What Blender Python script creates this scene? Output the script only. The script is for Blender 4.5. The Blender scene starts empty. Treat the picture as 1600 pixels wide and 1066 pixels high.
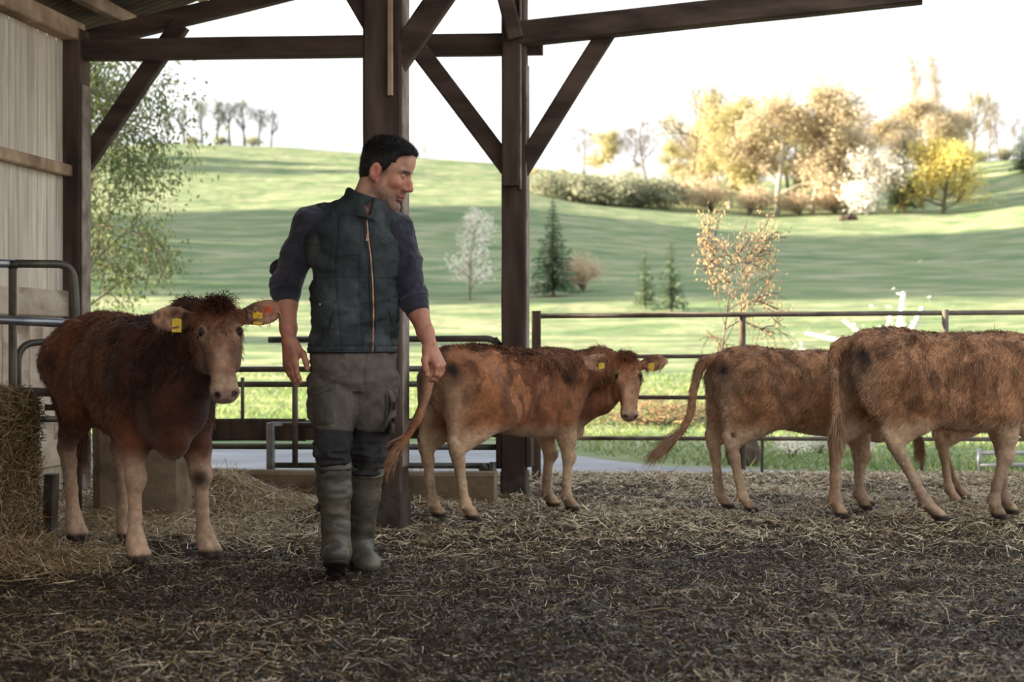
import bpy, math, random
import numpy as np
import openvdb as vdb
from mathutils import Vector, Matrix

random.seed(7)
RNG = np.random.default_rng(11)
SC = bpy.context.scene
COL = SC.collection

# ------------------------------------------------------------------ camera, sky, sun, exposure
CAM_H = 0.96
FOCAL = 2600.0                      # focal length in pixels of the 1600 px frame
cam_data = bpy.data.cameras.new('camera')
cam_data.sensor_width = 36.0
cam_data.lens = FOCAL / 1600.0 * 36.0
cam_data.clip_end = 2000
cam_data.dof.use_dof = True
cam_data.dof.focus_distance = 7.6
cam_data.dof.aperture_fstop = 3.4
cam = bpy.data.objects.new('camera', cam_data)
cam.location = (0, 0, CAM_H)
cam.rotation_euler = (math.radians(90), 0, 0)
COL.objects.link(cam)
SC.camera = cam

world = bpy.data.worlds.new('sky')
SC.world = world
world.use_nodes = True
wn, wl = world.node_tree.nodes, world.node_tree.links
bg = wn['Background']
w_tc = wn.new('ShaderNodeTexCoord')
w_sep = wn.new('ShaderNodeSeparateXYZ')
w_ramp = wn.new('ShaderNodeValToRGB')
wl.new(w_tc.outputs['Generated'], w_sep.inputs[0])
wl.new(w_sep.outputs['Z'], w_ramp.inputs[0])
w_ramp.color_ramp.elements[0].position = 0.0
w_ramp.color_ramp.elements[0].color = (1.0, 0.985, 0.96, 1)
w_ramp.color_ramp.elements[1].position = 0.7
w_ramp.color_ramp.elements[1].color = (0.80, 0.90, 1.0, 1)
wl.new(w_ramp.outputs[0], bg.inputs['Color'])
bg.inputs['Strength'].default_value = 1.12

sun_data = bpy.data.lights.new('sun', 'SUN')
sun_data.energy = 24.0
sun_data.color = (1.0, 0.87, 0.64)
sun_data.angle = math.radians(1.2)
sun = bpy.data.objects.new('sun', sun_data)
SUN_FROM = Vector((-0.965, 0.10, 0.235))          # low evening sun, over the left side of the hill
sun.rotation_euler = SUN_FROM.to_track_quat('Z', 'Y').to_euler()
COL.objects.link(sun)

SC.view_settings.view_transform = 'Standard'
SC.view_settings.look = 'None'
SC.view_settings.gamma = 1.0
SC.view_settings.use_curve_mapping = False
SC.view_settings.exposure = 0.36


# ------------------------------------------------------------------ helpers
def spot(px, py, Y):
    """World point at distance Y that the photograph shows at pixel (px, py)."""
    return np.array(((px - 800) / FOCAL * Y, Y, CAM_H - (py - 533) / FOCAL * Y))


def tag(o, label=None, cat=None, group=None, kind=None):
    if label: o['label'] = label
    if cat: o['category'] = cat
    if group: o['group'] = group
    if kind: o['kind'] = kind
    return o


def empty(name, loc=(0, 0, 0), rz=0.0, **kw):
    o = bpy.data.objects.new(name, None)
    o.empty_display_size = 0.1
    o.location = loc
    o.rotation_euler = (0, 0, rz)
    COL.objects.link(o)
    return tag(o, **kw)


def link(name, me, mat=None, parent=None, loc=None):
    o = bpy.data.objects.new(name, me)
    COL.objects.link(o)
    if mat is not None and len(me.materials) == 0:
        me.materials.append(mat)
    if parent is not None: o.parent = parent
    if loc is not None: o.location = loc
    return o


def mesh_np(name, verts, faces, smooth=False, colors=None, mat=None):
    """faces: list of int arrays (n,3)/(n,4)."""
    me = bpy.data.meshes.new(name)
    verts = np.asarray(verts, np.float32)
    if not isinstance(faces, (list, tuple)): faces = [faces]
    faces = [np.asarray(f, np.int32) for f in faces if len(f)]
    nl = sum(f.size for f in faces); nf = sum(len(f) for f in faces)
    me.vertices.add(len(verts)); me.vertices.foreach_set('co', verts.ravel())
    me.loops.add(nl); me.polygons.add(nf)
    me.loops.foreach_set('vertex_index', np.concatenate([f.ravel() for f in faces]))
    starts, s = [], 0
    for f in faces:
        starts.append(s + np.arange(len(f)) * f.shape[1]); s += f.size
    me.polygons.foreach_set('loop_start', np.concatenate(starts).astype(np.int32))
    me.polygons.foreach_set('use_smooth', np.full(nf, smooth))
    if colors is not None:
        c = np.ones((len(verts), 4), np.float32); c[:, :3] = colors
        a = me.attributes.new('col', 'FLOAT_COLOR', 'POINT'); a.data.foreach_set('color', c.ravel())
    me.update(calc_edges=True)
    me.validate()
    if mat is not None: me.materials.append(mat)
    return me


class Shape:
    """collects boxes, bars, tubes and lofts into one mesh"""
    def __init__(s): s.v = []; s.f3 = []; s.f4 = []; s.n = 0
    def add(s, v, f4=(), f3=()):
        v = np.asarray(v, float)
        s.v.append(v)
        if len(f4): s.f4.append(np.asarray(f4) + s.n)
        if len(f3): s.f3.append(np.asarray(f3) + s.n)
        s.n += len(v)
        return s
    def bar(s, p0, p1, w, h, up=(0, 0, 1), bev=0.006, jit=0.0):
        """a chamfered timber from p0 to p1; w across, h along the up side"""
        p0, p1, up = (np.asarray(q, float) for q in (p0, p1, up))
        d = p1 - p0; L = np.linalg.norm(d); d /= L
        u = up - d * (up @ d); u /= np.linalg.norm(u); r = np.cross(d, u)
        b = min(bev, w * .3, h * .3)
        sec = [(-w/2+b, -h/2), (w/2-b, -h/2), (w/2, -h/2+b), (w/2, h/2-b), (w/2-b, h/2), (-w/2+b, h/2), (-w/2, h/2-b), (-w/2, -h/2+b)]
        ts = [0, 1] if jit == 0 else np.linspace(0, 1, max(2, int(L / .35) + 1))
        rows = []
        for i, t in enumerate(ts):
            o = RNG.normal(0, jit, 2) if jit else (0, 0)
            for a, c in sec:
                rows.append(p0 + d * L * t + r * (a + o[0]) + u * (c + o[1]))
        n = 8; f = []
        for i in range(len(ts) - 1):
            for k in range(n):
                f.append((i*n+k, i*n+(k+1) % n, (i+1)*n+(k+1) % n, (i+1)*n+k))
        m = (len(ts) - 1) * n
        caps = []
        for b0, fl in ((0, True), (m, False)):
            for q in ((0, 1, 2, 7), (7, 2, 3, 6), (6, 3, 4, 5)):
                q = tuple(b0 + x for x in q)
                caps.append(q[::-1] if fl else q)
        return s.add(rows, f + caps)
    def tube(s, pts, rad, n=10, cap=True):
        pts = np.asarray(pts, float); rad = np.broadcast_to(np.asarray(rad, float), (len(pts),))
        d = np.gradient(pts, axis=0); d /= np.linalg.norm(d, axis=1)[:, None] + 1e-12
        u = np.array((0, 0, 1.0)) if abs(d[0][2]) < .9 else np.array((0, 1.0, 0))
        rows = []
        for i in range(len(pts)):
            u = u - d[i] * (u @ d[i]); u /= np.linalg.norm(u); r = np.cross(d[i], u)
            a = np.arange(n) * 2 * np.pi / n
            rows.append(pts[i] + rad[i] * (np.cos(a)[:, None] * u + np.sin(a)[:, None] * r))
        f = [(i*n+k, i*n+(k+1) % n, (i+1)*n+(k+1) % n, (i+1)*n+k) for i in range(len(pts)-1) for k in range(n)]
        v = np.concatenate(rows)
        f3 = []
        if cap:
            v = np.concatenate([v, pts[:1], pts[-1:]])
            a, b = len(v) - 2, len(v) - 1; m = (len(pts)-1) * n
            f3 = [(a, (k+1) % n, k) for k in range(n)] + [(b, m+k, m+(k+1) % n) for k in range(n)]
        return s.add(v, f, f3)
    def box(s, c, size, rz=0.0, bev=0.006):
        c = np.asarray(c, float); x, y, z = size
        return s.bar(c - (0, 0, z/2), c + (0, 0, z/2), y, x, up=(math.cos(rz), math.sin(rz), 0), bev=bev)
    def build(s, name, mat=None, parent=None, smooth=False, loc=None):
        faces = []
        if s.f4: faces.append(np.concatenate(s.f4))
        if s.f3: faces.append(np.concatenate(s.f3))
        return link(name, mesh_np(name, np.concatenate(s.v), faces, smooth, None, mat), mat, parent, loc)


def arc_path(pts, r=0.06, n=6):
    """polyline with rounded corners"""
    pts = [np.asarray(p, float) for p in pts]; out = [pts[0]]
    for i in range(1, len(pts) - 1):
        a, b, c = pts[i-1], pts[i], pts[i+1]
        u = (a-b) / np.linalg.norm(a-b); w = (c-b) / np.linalg.norm(c-b)
        p, q = b + u*r, b + w*r
        for k in range(n + 1):
            t = k / n
            out.append((1-t)**2 * p + 2*t*(1-t) * b + t*t*q)
    out.append(pts[-1])
    return out


# value noise -------------------------------------------------------
def _hash(i, j, k):
    n = (i * 374761393 + j * 668265263 + k * 2147483647) & 0xffffffff
    n = ((n ^ (n >> 13)) * 1274126177) & 0xffffffff
    return ((n ^ (n >> 16)) & 0xffff) / 65535.0


def vnoise(P):
    P = np.asarray(P, float); i = np.floor(P).astype(np.int64); f = P - i; f = f*f*(3-2*f)
    out = 0
    for dx in (0, 1):
        for dy in (0, 1):
            for dz in (0, 1):
                w = (f[:, 0] if dx else 1-f[:, 0]) * (f[:, 1] if dy else 1-f[:, 1]) * (f[:, 2] if dz else 1-f[:, 2])
                out = out + w * _hash(i[:, 0]+dx, i[:, 1]+dy, i[:, 2]+dz)
    return out * 2 - 1


def fbm(P, oct=4):
    P = np.asarray(P, float); a, s, out = .5, 1.0, 0
    for k in range(oct):
        out = out + a * vnoise(P * s + 17.3 * k); a *= .5; s *= 2.03
    return out


def n2(X, Y, s, oct=4, z=0.0):
    X = np.asarray(X, float); Y = np.asarray(Y, float)
    return fbm(np.stack([X.ravel()*s, Y.ravel()*s, np.full(X.size, z)], 1), oct).reshape(X.shape)


# materials ---------------------------------------------------------
def lin(r, g, b):
    f = lambda c: (c/12.92 if c <= .04045 else ((c+.055)/1.055)**2.4)
    return tuple(f(x/255) for x in (r, g, b))


def mat(name, c1, c2=None, rough=.8, scale=8.0, stretch=(1, 1, 1), bump=0.0, bscale=None, metal=0.0, spec=.3, attr=False,
        rnd=0.0, detail=6, trans=0.0, sss=0.0, contrast=(.35, .65), c3=None, c3scale=1.3, c3pos=(.55, .7), coords='Object', sheen=0.0):
    m = bpy.data.materials.new(name); m.use_nodes = True
    N, L = m.node_tree.nodes, m.node_tree.links
    b = N['Principled BSDF']
    b.inputs['Roughness'].default_value = rough
    b.inputs['Metallic'].default_value = metal
    b.inputs['Specular IOR Level'].default_value = spec
    if sheen:
        b.inputs['Sheen Weight'].default_value = sheen
    tc = N.new('ShaderNodeTexCoord'); mp = N.new('ShaderNodeMapping')
    L.new(tc.outputs[coords], mp.inputs[0]); mp.inputs['Scale'].default_value = stretch
    if rnd:
        oi = N.new('ShaderNodeObjectInfo'); cmb = N.new('ShaderNodeCombineXYZ'); ml = N.new('ShaderNodeMath')
        ml.operation = 'MULTIPLY'; ml.inputs[1].default_value = 37.0
        L.new(oi.outputs['Random'], ml.inputs[0])
        for k in range(3): L.new(ml.outputs[0], cmb.inputs[k])
        L.new(cmb.outputs[0], mp.inputs['Location'])
    nz = N.new('ShaderNodeTexNoise'); nz.inputs['Scale'].default_value = scale; nz.inputs['Detail'].default_value = detail
    L.new(mp.outputs[0], nz.inputs['Vector'])
    if attr:
        at = N.new('ShaderNodeAttribute'); at.attribute_name = 'col'; col = at.outputs['Color']
        if c2 is not None:       # attribute times a noisy tint from c1 to c2
            rp = N.new('ShaderNodeValToRGB'); L.new(nz.outputs['Fac'], rp.inputs[0])
            rp.color_ramp.elements[0].position, rp.color_ramp.elements[1].position = contrast
            rp.color_ramp.elements[0].color = (*c1, 1); rp.color_ramp.elements[1].color = (*c2, 1)
            mx = N.new('ShaderNodeMix'); mx.data_type = 'RGBA'; mx.blend_type = 'MULTIPLY'; mx.inputs[0].default_value = 1
            L.new(col, mx.inputs[6]); L.new(rp.outputs[0], mx.inputs[7]); col = mx.outputs[2]
    else:
        rp = N.new('ShaderNodeValToRGB'); L.new(nz.outputs['Fac'], rp.inputs[0])
        rp.color_ramp.elements[0].position, rp.color_ramp.elements[1].position = contrast
        rp.color_ramp.elements[0].color = (*c1, 1); rp.color_ramp.elements[1].color = (*(c2 or c1), 1)
        col = rp.outputs[0]
    if c3 is not None:           # stains of a third colour
        n3 = N.new('ShaderNodeTexNoise'); n3.inputs['Scale'].default_value = c3scale; n3.inputs['Detail'].default_value = 5
        L.new(mp.outputs[0], n3.inputs['Vector'])
        r3 = N.new('ShaderNodeValToRGB'); L.new(n3.outputs['Fac'], r3.inputs[0])
        r3.color_ramp.elements[0].position, r3.color_ramp.elements[1].position = c3pos
        r3.color_ramp.elements[0].color = (0, 0, 0, 1); r3.color_ramp.elements[1].color = (1, 1, 1, 1)
        mx = N.new('ShaderNodeMix'); mx.data_type = 'RGBA'
        L.new(r3.outputs[0], mx.inputs[0]); L.new(col, mx.inputs[6]); mx.inputs[7].default_value = (*c3, 1); col = mx.outputs[2]
    if rnd:
        hsv = N.new('ShaderNodeHueSaturation'); mr = N.new('ShaderNodeMapRange')
        mr.inputs[3].default_value = 1-rnd; mr.inputs[4].default_value = 1+rnd
        L.new(oi.outputs['Random'], mr.inputs[0]); L.new(mr.outputs[0], hsv.inputs['Value']); L.new(col, hsv.inputs['Color']); col = hsv.outputs[0]
    L.new(col, b.inputs['Base Color'])
    if sss:
        b.inputs['Subsurface Weight'].default_value = sss
        b.inputs['Subsurface Radius'].default_value = (.012, .005, .003)
        b.inputs['Subsurface Scale'].default_value = .6
    if bump:
        nb = nz
        if bscale:
            nb = N.new('ShaderNodeTexNoise'); nb.inputs['Scale'].default_value = bscale; nb.inputs['Detail'].default_value = 5
            L.new(mp.outputs[0], nb.inputs['Vector'])
        bp = N.new('ShaderNodeBump'); bp.inputs['Strength'].default_value = 1.0; bp.inputs['Distance'].default_value = bump
        L.new(nb.outputs['Fac'], bp.inputs['Height']); L.new(bp.outputs[0], b.inputs['Normal'])
    if trans:
        tr = N.new('ShaderNodeBsdfTranslucent'); ms = N.new('ShaderNodeMixShader'); ms.inputs[0].default_value = trans
        L.new(col, tr.inputs['Color']); L.new(b.outputs[0], ms.inputs[1]); L.new(tr.outputs[0], ms.inputs[2])
        L.new(ms.outputs[0], N['Material Output'].inputs['Surface'])
    return m


# signed distance modelling: smooth unions meshed on a grid ----------
class Field:
    def __init__(s): s.p = []
    def _add(s, fn, lo, hi, k, op): s.p.append((fn, np.asarray(lo, float), np.asarray(hi, float), k, op)); return s
    def cone(s, a, b, ra, rb, k=.03, op='u'):
        a = np.asarray(a, float); b = np.asarray(b, float); ba = b - a; q = max(ba @ ba, 1e-12)
        def fn(P):
            t = np.clip(((P - a) @ ba) / q, 0, 1)
            return np.linalg.norm(P - a - t[:, None] * ba, axis=1) - (ra + (rb - ra) * t)
        r = max(ra, rb)
        return s._add(fn, np.minimum(a, b) - r, np.maximum(a, b) + r, k, op)
    def chain(s, pts, rads, k=.03, op='u'):
        for i in range(len(pts) - 1): s.cone(pts[i], pts[i+1], rads[i], rads[i+1], k, op)
        return s
    def ell(s, c, r, axes=None, k=.03, op='u'):
        c = np.asarray(c, float); r = np.asarray(r, float); A = np.eye(3) if axes is None else np.asarray(axes, float)   # rows are axes
        def fn(P):
            q = (P - c) @ A.T; k0 = np.linalg.norm(q / r, axis=1); k1 = np.linalg.norm(q / (r*r), axis=1) + 1e-9
            return k0 * (k0 - 1) / k1
        e = np.sqrt(((A * r[:, None])**2).sum(0))
        return s._add(fn, c - e, c + e, k, op)
    def loft(s, o, axes, st, n=2.2, k=.03, op='u'):
        """stations rows (t, top, bottom, half width[, side shift]); axes rows: along, side, up"""
        o = np.asarray(o, float); A = np.asarray(axes, float); st = np.asarray(st, float)
        if st.shape[1] == 4: st = np.c_[st, np.zeros(len(st))]
        tt = np.linspace(st[0, 0], st[-1, 0], 160)
        ks = np.ones(9) / 9
        def dense(c):
            v = np.interp(tt, st[:, 0], st[:, c]); vp = np.pad(v, 4, mode='reflect', reflect_type='odd'); return np.convolve(vp, ks, 'valid')
        T, B, W, S = (dense(c) for c in (1, 2, 3, 4))
        def fn(P):
            q = (P - o) @ A.T; x = q[:, 0]
            top, bot, w, sh = (np.interp(x, tt, v) for v in (T, B, W, S))
            h = np.maximum((top - bot) / 2, .004); zc = (top + bot) / 2; w = np.maximum(w, .004)
            r = ((np.abs(q[:, 1] - sh) / w)**n + (np.abs(q[:, 2] - zc) / h)**n)**(1/n)
            d = (r - 1) * np.minimum(w, h)
            return np.maximum(d, np.maximum(tt[0] - x, x - tt[-1]))
        c = []
        for t in (tt[0], tt[-1]):
            for y in (-W.max() - abs(S).max(), W.max() + abs(S).max()):
                for z in (B.min(), T.max()): c.append(o + np.array((t, y, z)) @ A)
        c = np.array(c)
        return s._add(fn, c.min(0), c.max(0), k, op)
    def func(s, fn, lo, hi, k=.02, op='u'): return s._add(fn, lo, hi, k, op)
    def __call__(s, P):
        d = np.full(len(P), 1.0)
        for fn, lo, hi, k, op in s.p:
            mg = .06 + k
            m = np.nonzero(((P > lo - mg) & (P < hi + mg)).all(1))[0]
            if not len(m): continue
            a = d[m]; b = fn(P[m]); kk = max(k, 1e-5)
            if op == 'u':
                h = np.clip(.5 + .5 * (a - b) / kk, 0, 1); d[m] = a*(1-h) + b*h - kk*h*(1-h)
            elif op == 's':          # subtract
                b = -b; h = np.clip(.5 - .5 * (a - b) / kk, 0, 1); d[m] = a*(1-h) + b*h + kk*h*(1-h)
            elif op == 'd':          # displace
                d[m] = a + fn(P[m])
        return d
    def bounds(s):
        u = [p for p in s.p if p[4] == 'u']
        return np.min([p[1] for p in u], 0), np.max([p[2] for p in u], 0)
    def mesh(s, name, vox, zmin=None, color=None, mat=None, adapt=0.0, post=None):
        lo, hi = s.bounds(); lo = lo - 4*vox; hi = hi + 4*vox
        if zmin is not None: lo[2] = max(lo[2], zmin - 3*vox)
        B = 4
        nb = np.ceil((hi - lo) / (B*vox)).astype(int) + 1
        g = np.stack(np.meshgrid(*[np.arange(n) for n in nb], indexing='ij'), -1).reshape(-1, 3)
        cp = lo + (g * B + (B-1)/2) * vox
        cd = np.concatenate([s(c) for c in np.array_split(cp, max(1, len(cp)//400000))])
        lim = 6*vox
        act = np.abs(cd) < 9*vox
        D = np.empty((nb[0], B, nb[1], B, nb[2], B), np.float32)
        D[:] = np.clip(cd, -lim, lim).astype(np.float32).reshape(nb[0], 1, nb[1], 1, nb[2], 1)
        off = np.stack(np.meshgrid(*[np.arange(B)]*3, indexing='ij'), -1).reshape(-1, 3)
        ga = g[act]
        for ch in np.array_split(ga, max(1, len(ga)//6000)):
            if not len(ch): continue
            P = lo + ((ch*B)[:, None, :] + off[None]).reshape(-1, 3) * vox
            v = s(P)
            if zmin is not None: v = np.maximum(v, zmin - P[:, 2])
            v = np.clip(v, -lim, lim).reshape(-1, B, B, B)
            D[ch[:, 0], :, ch[:, 1], :, ch[:, 2], :] = v
        D = np.ascontiguousarray(D.reshape(nb*B))
        gr = vdb.FloatGrid(lim); gr.copyFromArray(D, tolerance=0.0)
        pts, tris, quads = gr.convertToPolygons(isovalue=0.0, adaptivity=adapt)
        pts = lo + pts.astype(float) * vox
        cols = color(pts) if color is not None else None
        if post is not None: pts = post(pts)
        faces = []
        if len(quads): faces.append(quads.astype(np.int32))
        if len(tris): faces.append(tris.astype(np.int32))
        return mesh_np(name, pts, faces, True, cols, mat)
# ------------------------------------------------------------------ materials of the place
M = {}
M['old_wood'] = mat('dark weathered oak', lin(58, 46, 39), lin(100, 82, 70), .85, 9, (1, 1, .16), .003, 26, rnd=.15, c3=lin(46, 37, 32), c3scale=2.2)
M['beam_wood'] = mat('dark weathered oak beam', lin(58, 46, 39), lin(98, 80, 68), .85, 9, (.16, 1, 1), .003, 26, rnd=.15, c3=lin(46, 37, 32), c3scale=2.2)
M['lit_wood'] = mat('oak in lit side grey', lin(120, 106, 96), lin(165, 150, 138), .85, 9, (1, 1, 1), .004, 30, rnd=.15)  # lighter copy of the oak, daylight on post sides put into the colour
M['plank'] = mat('pale larch plank', lin(206, 192, 174), lin(232, 220, 204), .8, 5, (6, 6, .5), .003, 30, rnd=.08, c3=lin(168, 146, 122), c3scale=1.1, c3pos=(.56, .78))
M['pale_wood'] = mat('pale pine timber', lin(150, 124, 100), lin(190, 164, 136), .8, 6, (1, 1, 1), .003, 30, rnd=.12, c3=lin(120, 96, 76), c3scale=2)
M['dirty_board'] = mat('muddy pale board', lin(178, 160, 140), lin(208, 192, 172), .85, 5, (1, 1, 2), .004, 25, c3=lin(112, 90, 70), c3scale=2.4, c3pos=(.55, .72), rnd=.1)
M['sheet'] = mat('aged corrugated sheet', lin(92, 84, 70), lin(124, 112, 92), .75, 3, (1, 1, 1), .002, 30, c3=lin(66, 56, 44), c3scale=1.5)
M['gate_dark'] = mat('dark tarnished steel tube', lin(84, 80, 72), lin(116, 108, 96), .45, 8, (1, 1, 1), .001, 60, metal=.45, c3=lin(72, 50, 36), c3scale=4, c3pos=(.55, .7))
M['galv'] = mat('galvanised steel tube', lin(140, 142, 148), lin(175, 176, 180), .38, 9, (1, 1, 1), .0006, 60, metal=.75, c3=lin(110, 96, 84), c3scale=5, c3pos=(.6, .75))
M['fence_rail'] = mat('weathered fence tube', lin(96, 86, 76), lin(128, 116, 104), .6, 8, (1, 1, 1), .001, 50, metal=.3, c3=lin(84, 62, 46), c3scale=4)
M['concrete'] = mat('dirty concrete', lin(128, 108, 88), lin(162, 140, 116), .92, 6, (1, 1, 1), .012, 18, c3=lin(88, 72, 58), c3scale=3, c3pos=(.48, .66))
M['plinth'] = mat('dung stained concrete', lin(64, 56, 50), lin(96, 84, 75), .92, 6, (1, 1, 1), .012, 18, c3=lin(50, 42, 36), c3scale=3)
M['road'] = mat('pale wet concrete yard', lin(120, 122, 130), lin(152, 152, 158), .6, 1.2, (1, 1, 1), .004, 12, c3=lin(112, 112, 112), c3scale=.5)
M['floor'] = mat('trodden dung and litter', lin(42, 33, 23), lin(76, 60, 42), .95, 14, (1, 1, 1), .02, 45, c3=lin(44, 35, 28), c3scale=2.5)
M['straw'] = mat('straw stems', (1, 1, 1), None, .38, attr=True, trans=.1, spec=.6)
M['bale'] = mat('pressed hay', lin(92, 72, 48), lin(140, 114, 80), .95, 30, (1, 1, 1), .02, 50)
M['grass'] = None
M['screw'] = mat('dull iron', lin(60, 56, 52), lin(80, 74, 70), .5, 20, metal=.6)


def grass_material():
    m = bpy.data.materials.new('meadow grass'); m.use_nodes = True
    N, L = m.node_tree.nodes, m.node_tree.links
    b = N['Principled BSDF']; b.inputs['Roughness'].default_value = .9; b.inputs['Specular IOR Level'].default_value = .1
    tc = N.new('ShaderNodeTexCoord')
    def noise(scale, sx, sy, det=5):
        mp = N.new('ShaderNodeMapping'); mp.inputs['Scale'].default_value = (sx, sy, 1)
        L.new(tc.outputs['Object'], mp.inputs[0])
        n = N.new('ShaderNodeTexNoise'); n.inputs['Scale'].default_value = scale; n.inputs['Detail'].default_value = det
        L.new(mp.outputs[0], n.inputs['Vector']); return n
    def ramp(n, p0, c0, p1, c1):
        r = N.new('ShaderNodeValToRGB'); L.new(n.outputs['Fac'], r.inputs[0])
        r.color_ramp.elements[0].position, r.color_ramp.elements[1].position = p0, p1
        r.color_ramp.elements[0].color, r.color_ramp.elements[1].color = (*c0, 1), (*c1, 1); return r
    def mix(f, a, c):
        x = N.new('ShaderNodeMix'); x.data_type = 'RGBA'; L.new(f, x.inputs[0]); L.new(a, x.inputs[6])
        if isinstance(c, tuple): x.inputs[7].default_value = (*c, 1)
        else: L.new(c, x.inputs[7])
        return x.outputs[2]
    base = ramp(noise(.35, .5, .8), .35, (.135, .205, .095), .68, (.225, .275, .135)).outputs[0]
    tuss = ramp(noise(1.0, .22, .5, 8), .44, (0, 0, 0), .62, (1, 1, 1)).outputs[0]
    col = mix(tuss, base, (.35, .35, .21))
    dark = ramp(noise(.12, .25, 1.0, 7), .54, (0, 0, 0), .74, (.8, .8, .8)).outputs[0]
    col = mix(dark, col, (.095, .16, .068))
    L.new(col, b.inputs['Base Color'])
    nb = noise(1.1, .35, 1.0, 9)
    bp = N.new('ShaderNodeBump'); bp.inputs['Strength'].default_value = .9; bp.inputs['Distance'].default_value = .7
    L.new(nb.outputs['Fac'], bp.inputs['Height']); L.new(bp.outputs[0], b.inputs['Normal'])
    return m


M['grass'] = grass_material()

# ------------------------------------------------------------------ the hill
RIDGE_PX = [-900, 130, 260, 430, 560, 650, 780, 880, 1000, 1200, 1450, 1540, 1600, 2500]
RIDGE = [232, 232, 228, 232, 240, 246, 256, 268, 280, 284, 268, 252, 246, 236]
MID_PX = [-900, 250, 560, 800, 900, 1050, 1200, 1480, 1600, 2500]
MID = [300, 298, 292, 296, 312, 330, 340, 332, 316, 290]
YS = np.array((11.0, 16, 25, 40, 70, 100, 150, 220, 300, 340, 420, 600))


def hill_z(px, Y):
    px = np.asarray(px, float); Y = np.asarray(Y, float)
    mid = np.interp(px, MID_PX, MID); rid = np.interp(px, RIDGE_PX, RIDGE)
    flat = lambda y: np.full_like(px, 533 + FOCAL * CAM_H / y)
    rows = [flat(11), flat(16), flat(25), flat(40) * 0 + 580, 0*px + 505, 0*px + 447, 0*px + (447 + mid) / 2 - 6, mid, rid]
    zs = [CAM_H - (r - 533) / FOCAL * y for r, y in zip(rows, YS)]
    zs += [zs[-1] + .5, zs[-1] - 6, zs[-1] - 30]
    zs = np.stack(zs, -1)
    i = np.clip(np.searchsorted(YS, Y) - 1, 0, len(YS) - 2)
    t = np.clip((Y - YS[i]) / (YS[i+1] - YS[i]), 0, 1)
    ix = np.arange(len(px)) if px.ndim else None
    g = lambda j: np.take_along_axis(zs, np.clip(j, 0, len(YS)-1)[..., None], -1)[..., 0]
    h = YS[i+1] - YS[i]
    z0, z1 = g(i), g(i+1)
    im, ip = np.clip(i-1, 0, None), np.clip(i+2, None, len(YS)-1)
    m0 = (z1 - g(im)) / np.maximum(YS[i+1] - YS[im], 1e-6); m1 = (g(ip) - z0) / np.maximum(YS[ip] - YS[i], 1e-6)
    t2, t3 = t*t, t*t*t
    return (2*t3-3*t2+1)*z0 + (t3-2*t2+t)*h*m0 + (-2*t3+3*t2)*z1 + (t3-t2)*h*m1


def ground_z(X, Y):
    X = np.atleast_1d(np.asarray(X, float)); Y = np.atleast_1d(np.asarray(Y, float))
    z = hill_z(800 + FOCAL * X / np.maximum(Y, 5), Y)
    amp = np.clip((Y - 30) / 70, 0, 1) * .55
    fine = np.clip((Y - 45) / 60, 0, 1) * .30
    z = z - .06 * np.clip((12.1 - Y) / .5, 0, 1)
    return z + amp * n2(X, Y, .03, 3) * 2.0 + fine * n2(X * .45, Y, .22, 3, 7.)


tn = np.linspace(-1.15, 1.05, 300)
yy = np.concatenate([np.linspace(11.0, 30, 24), np.geomspace(31, 340, 170), np.linspace(350, 600, 12)])
TT, YY = np.meshgrid(tn, yy, indexing='ij')
XX = TT * YY
ZZ = ground_z(XX.ravel(), YY.ravel()).reshape(XX.shape)
V = np.stack([XX, YY, ZZ], -1).reshape(-1, 3)
n0, n1 = XX.shape
I = (np.arange(n0-1)[:, None] * n1 + np.arange(n1-1)[None]).ravel()
hill = link('hill_meadow', mesh_np('hill_meadow', V, np.stack([I, I+n1, I+n1+1, I+1], 1), True), M['grass'])
tag(hill, kind='structure')

# concrete yard beyond the litter, tapering to the right
yard_far = [(-16, 17.0), (-4, 16.6), (.05, 16.1), (.55, 14.4), (1.15, 13.0), (2.2, 12.35), (4.0, 12.15), (8, 12.1)]
vs, fs = [], []
for i, (x, y) in enumerate(yard_far):
    for t in np.linspace(0, 1, 5):
        vs.append((x, 11.3*(1-t) + y*t, .012 - .03*(t > .99)))
for i in range(len(yard_far)-1):
    for k in range(4):
        a = i*5+k; fs.append((a, a+5, a+6, a+1))
tag(link('yard_path', mesh_np('yard_path', vs, np.array(fs)), M['road']), kind='structure')


# ------------------------------------------------------------------ litter floor of the barn
def floor_z(X, Y):
    X = np.asarray(X, float); Y = np.asarray(Y, float)
    z = .030 * n2(X, Y, .9, 3) + .030 * n2(X, Y, 3.6, 3, 5.) + .028 * n2(X, Y, 11, 3, 9.)
    z = z - .019
    z = z + .16 * np.exp(-(((X + 1.72)/.34)**2 + ((Y - 9.75)/.30)**2))       # swept straw heap by the kerb
    z = z + .07 * np.exp(-(((X + 2.25)/.35)**2 + ((Y - 7.15)/.3)**2))          # loose hay at the bale's foot
    w = np.clip((11.45 - Y)/.45, 0.0, 1)
    return z * w + .022 * (1 - w)


fx = np.linspace(-4.2, 4.4, 330); fy = np.concatenate([np.linspace(2.0, 3.4, 15), np.linspace(3.45, 11.75, 370)])
FX, FY = np.meshgrid(fx, fy, indexing='ij')
FZ = floor_z(FX, FY)
V = np.stack([FX, FY, FZ], -1).reshape(-1, 3)
n0, n1 = FX.shape
I = (np.arange(n0-1)[:, None] * n1 + np.arange(n1-1)[None]).ravel()
tag(link('floor', mesh_np('floor', V, np.stack([I, I+n1, I+n1+1, I+1], 1), True), M['floor']), kind='structure')
tag(link('floor_apron', mesh_np('floor_apron', [(-9, -8, -.14), (9, -8, -.14), (9, 11.4, -.14), (-9, 11.4, -.14)], np.array([(0, 1, 2, 3)])), M['floor']), kind='structure')


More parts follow.
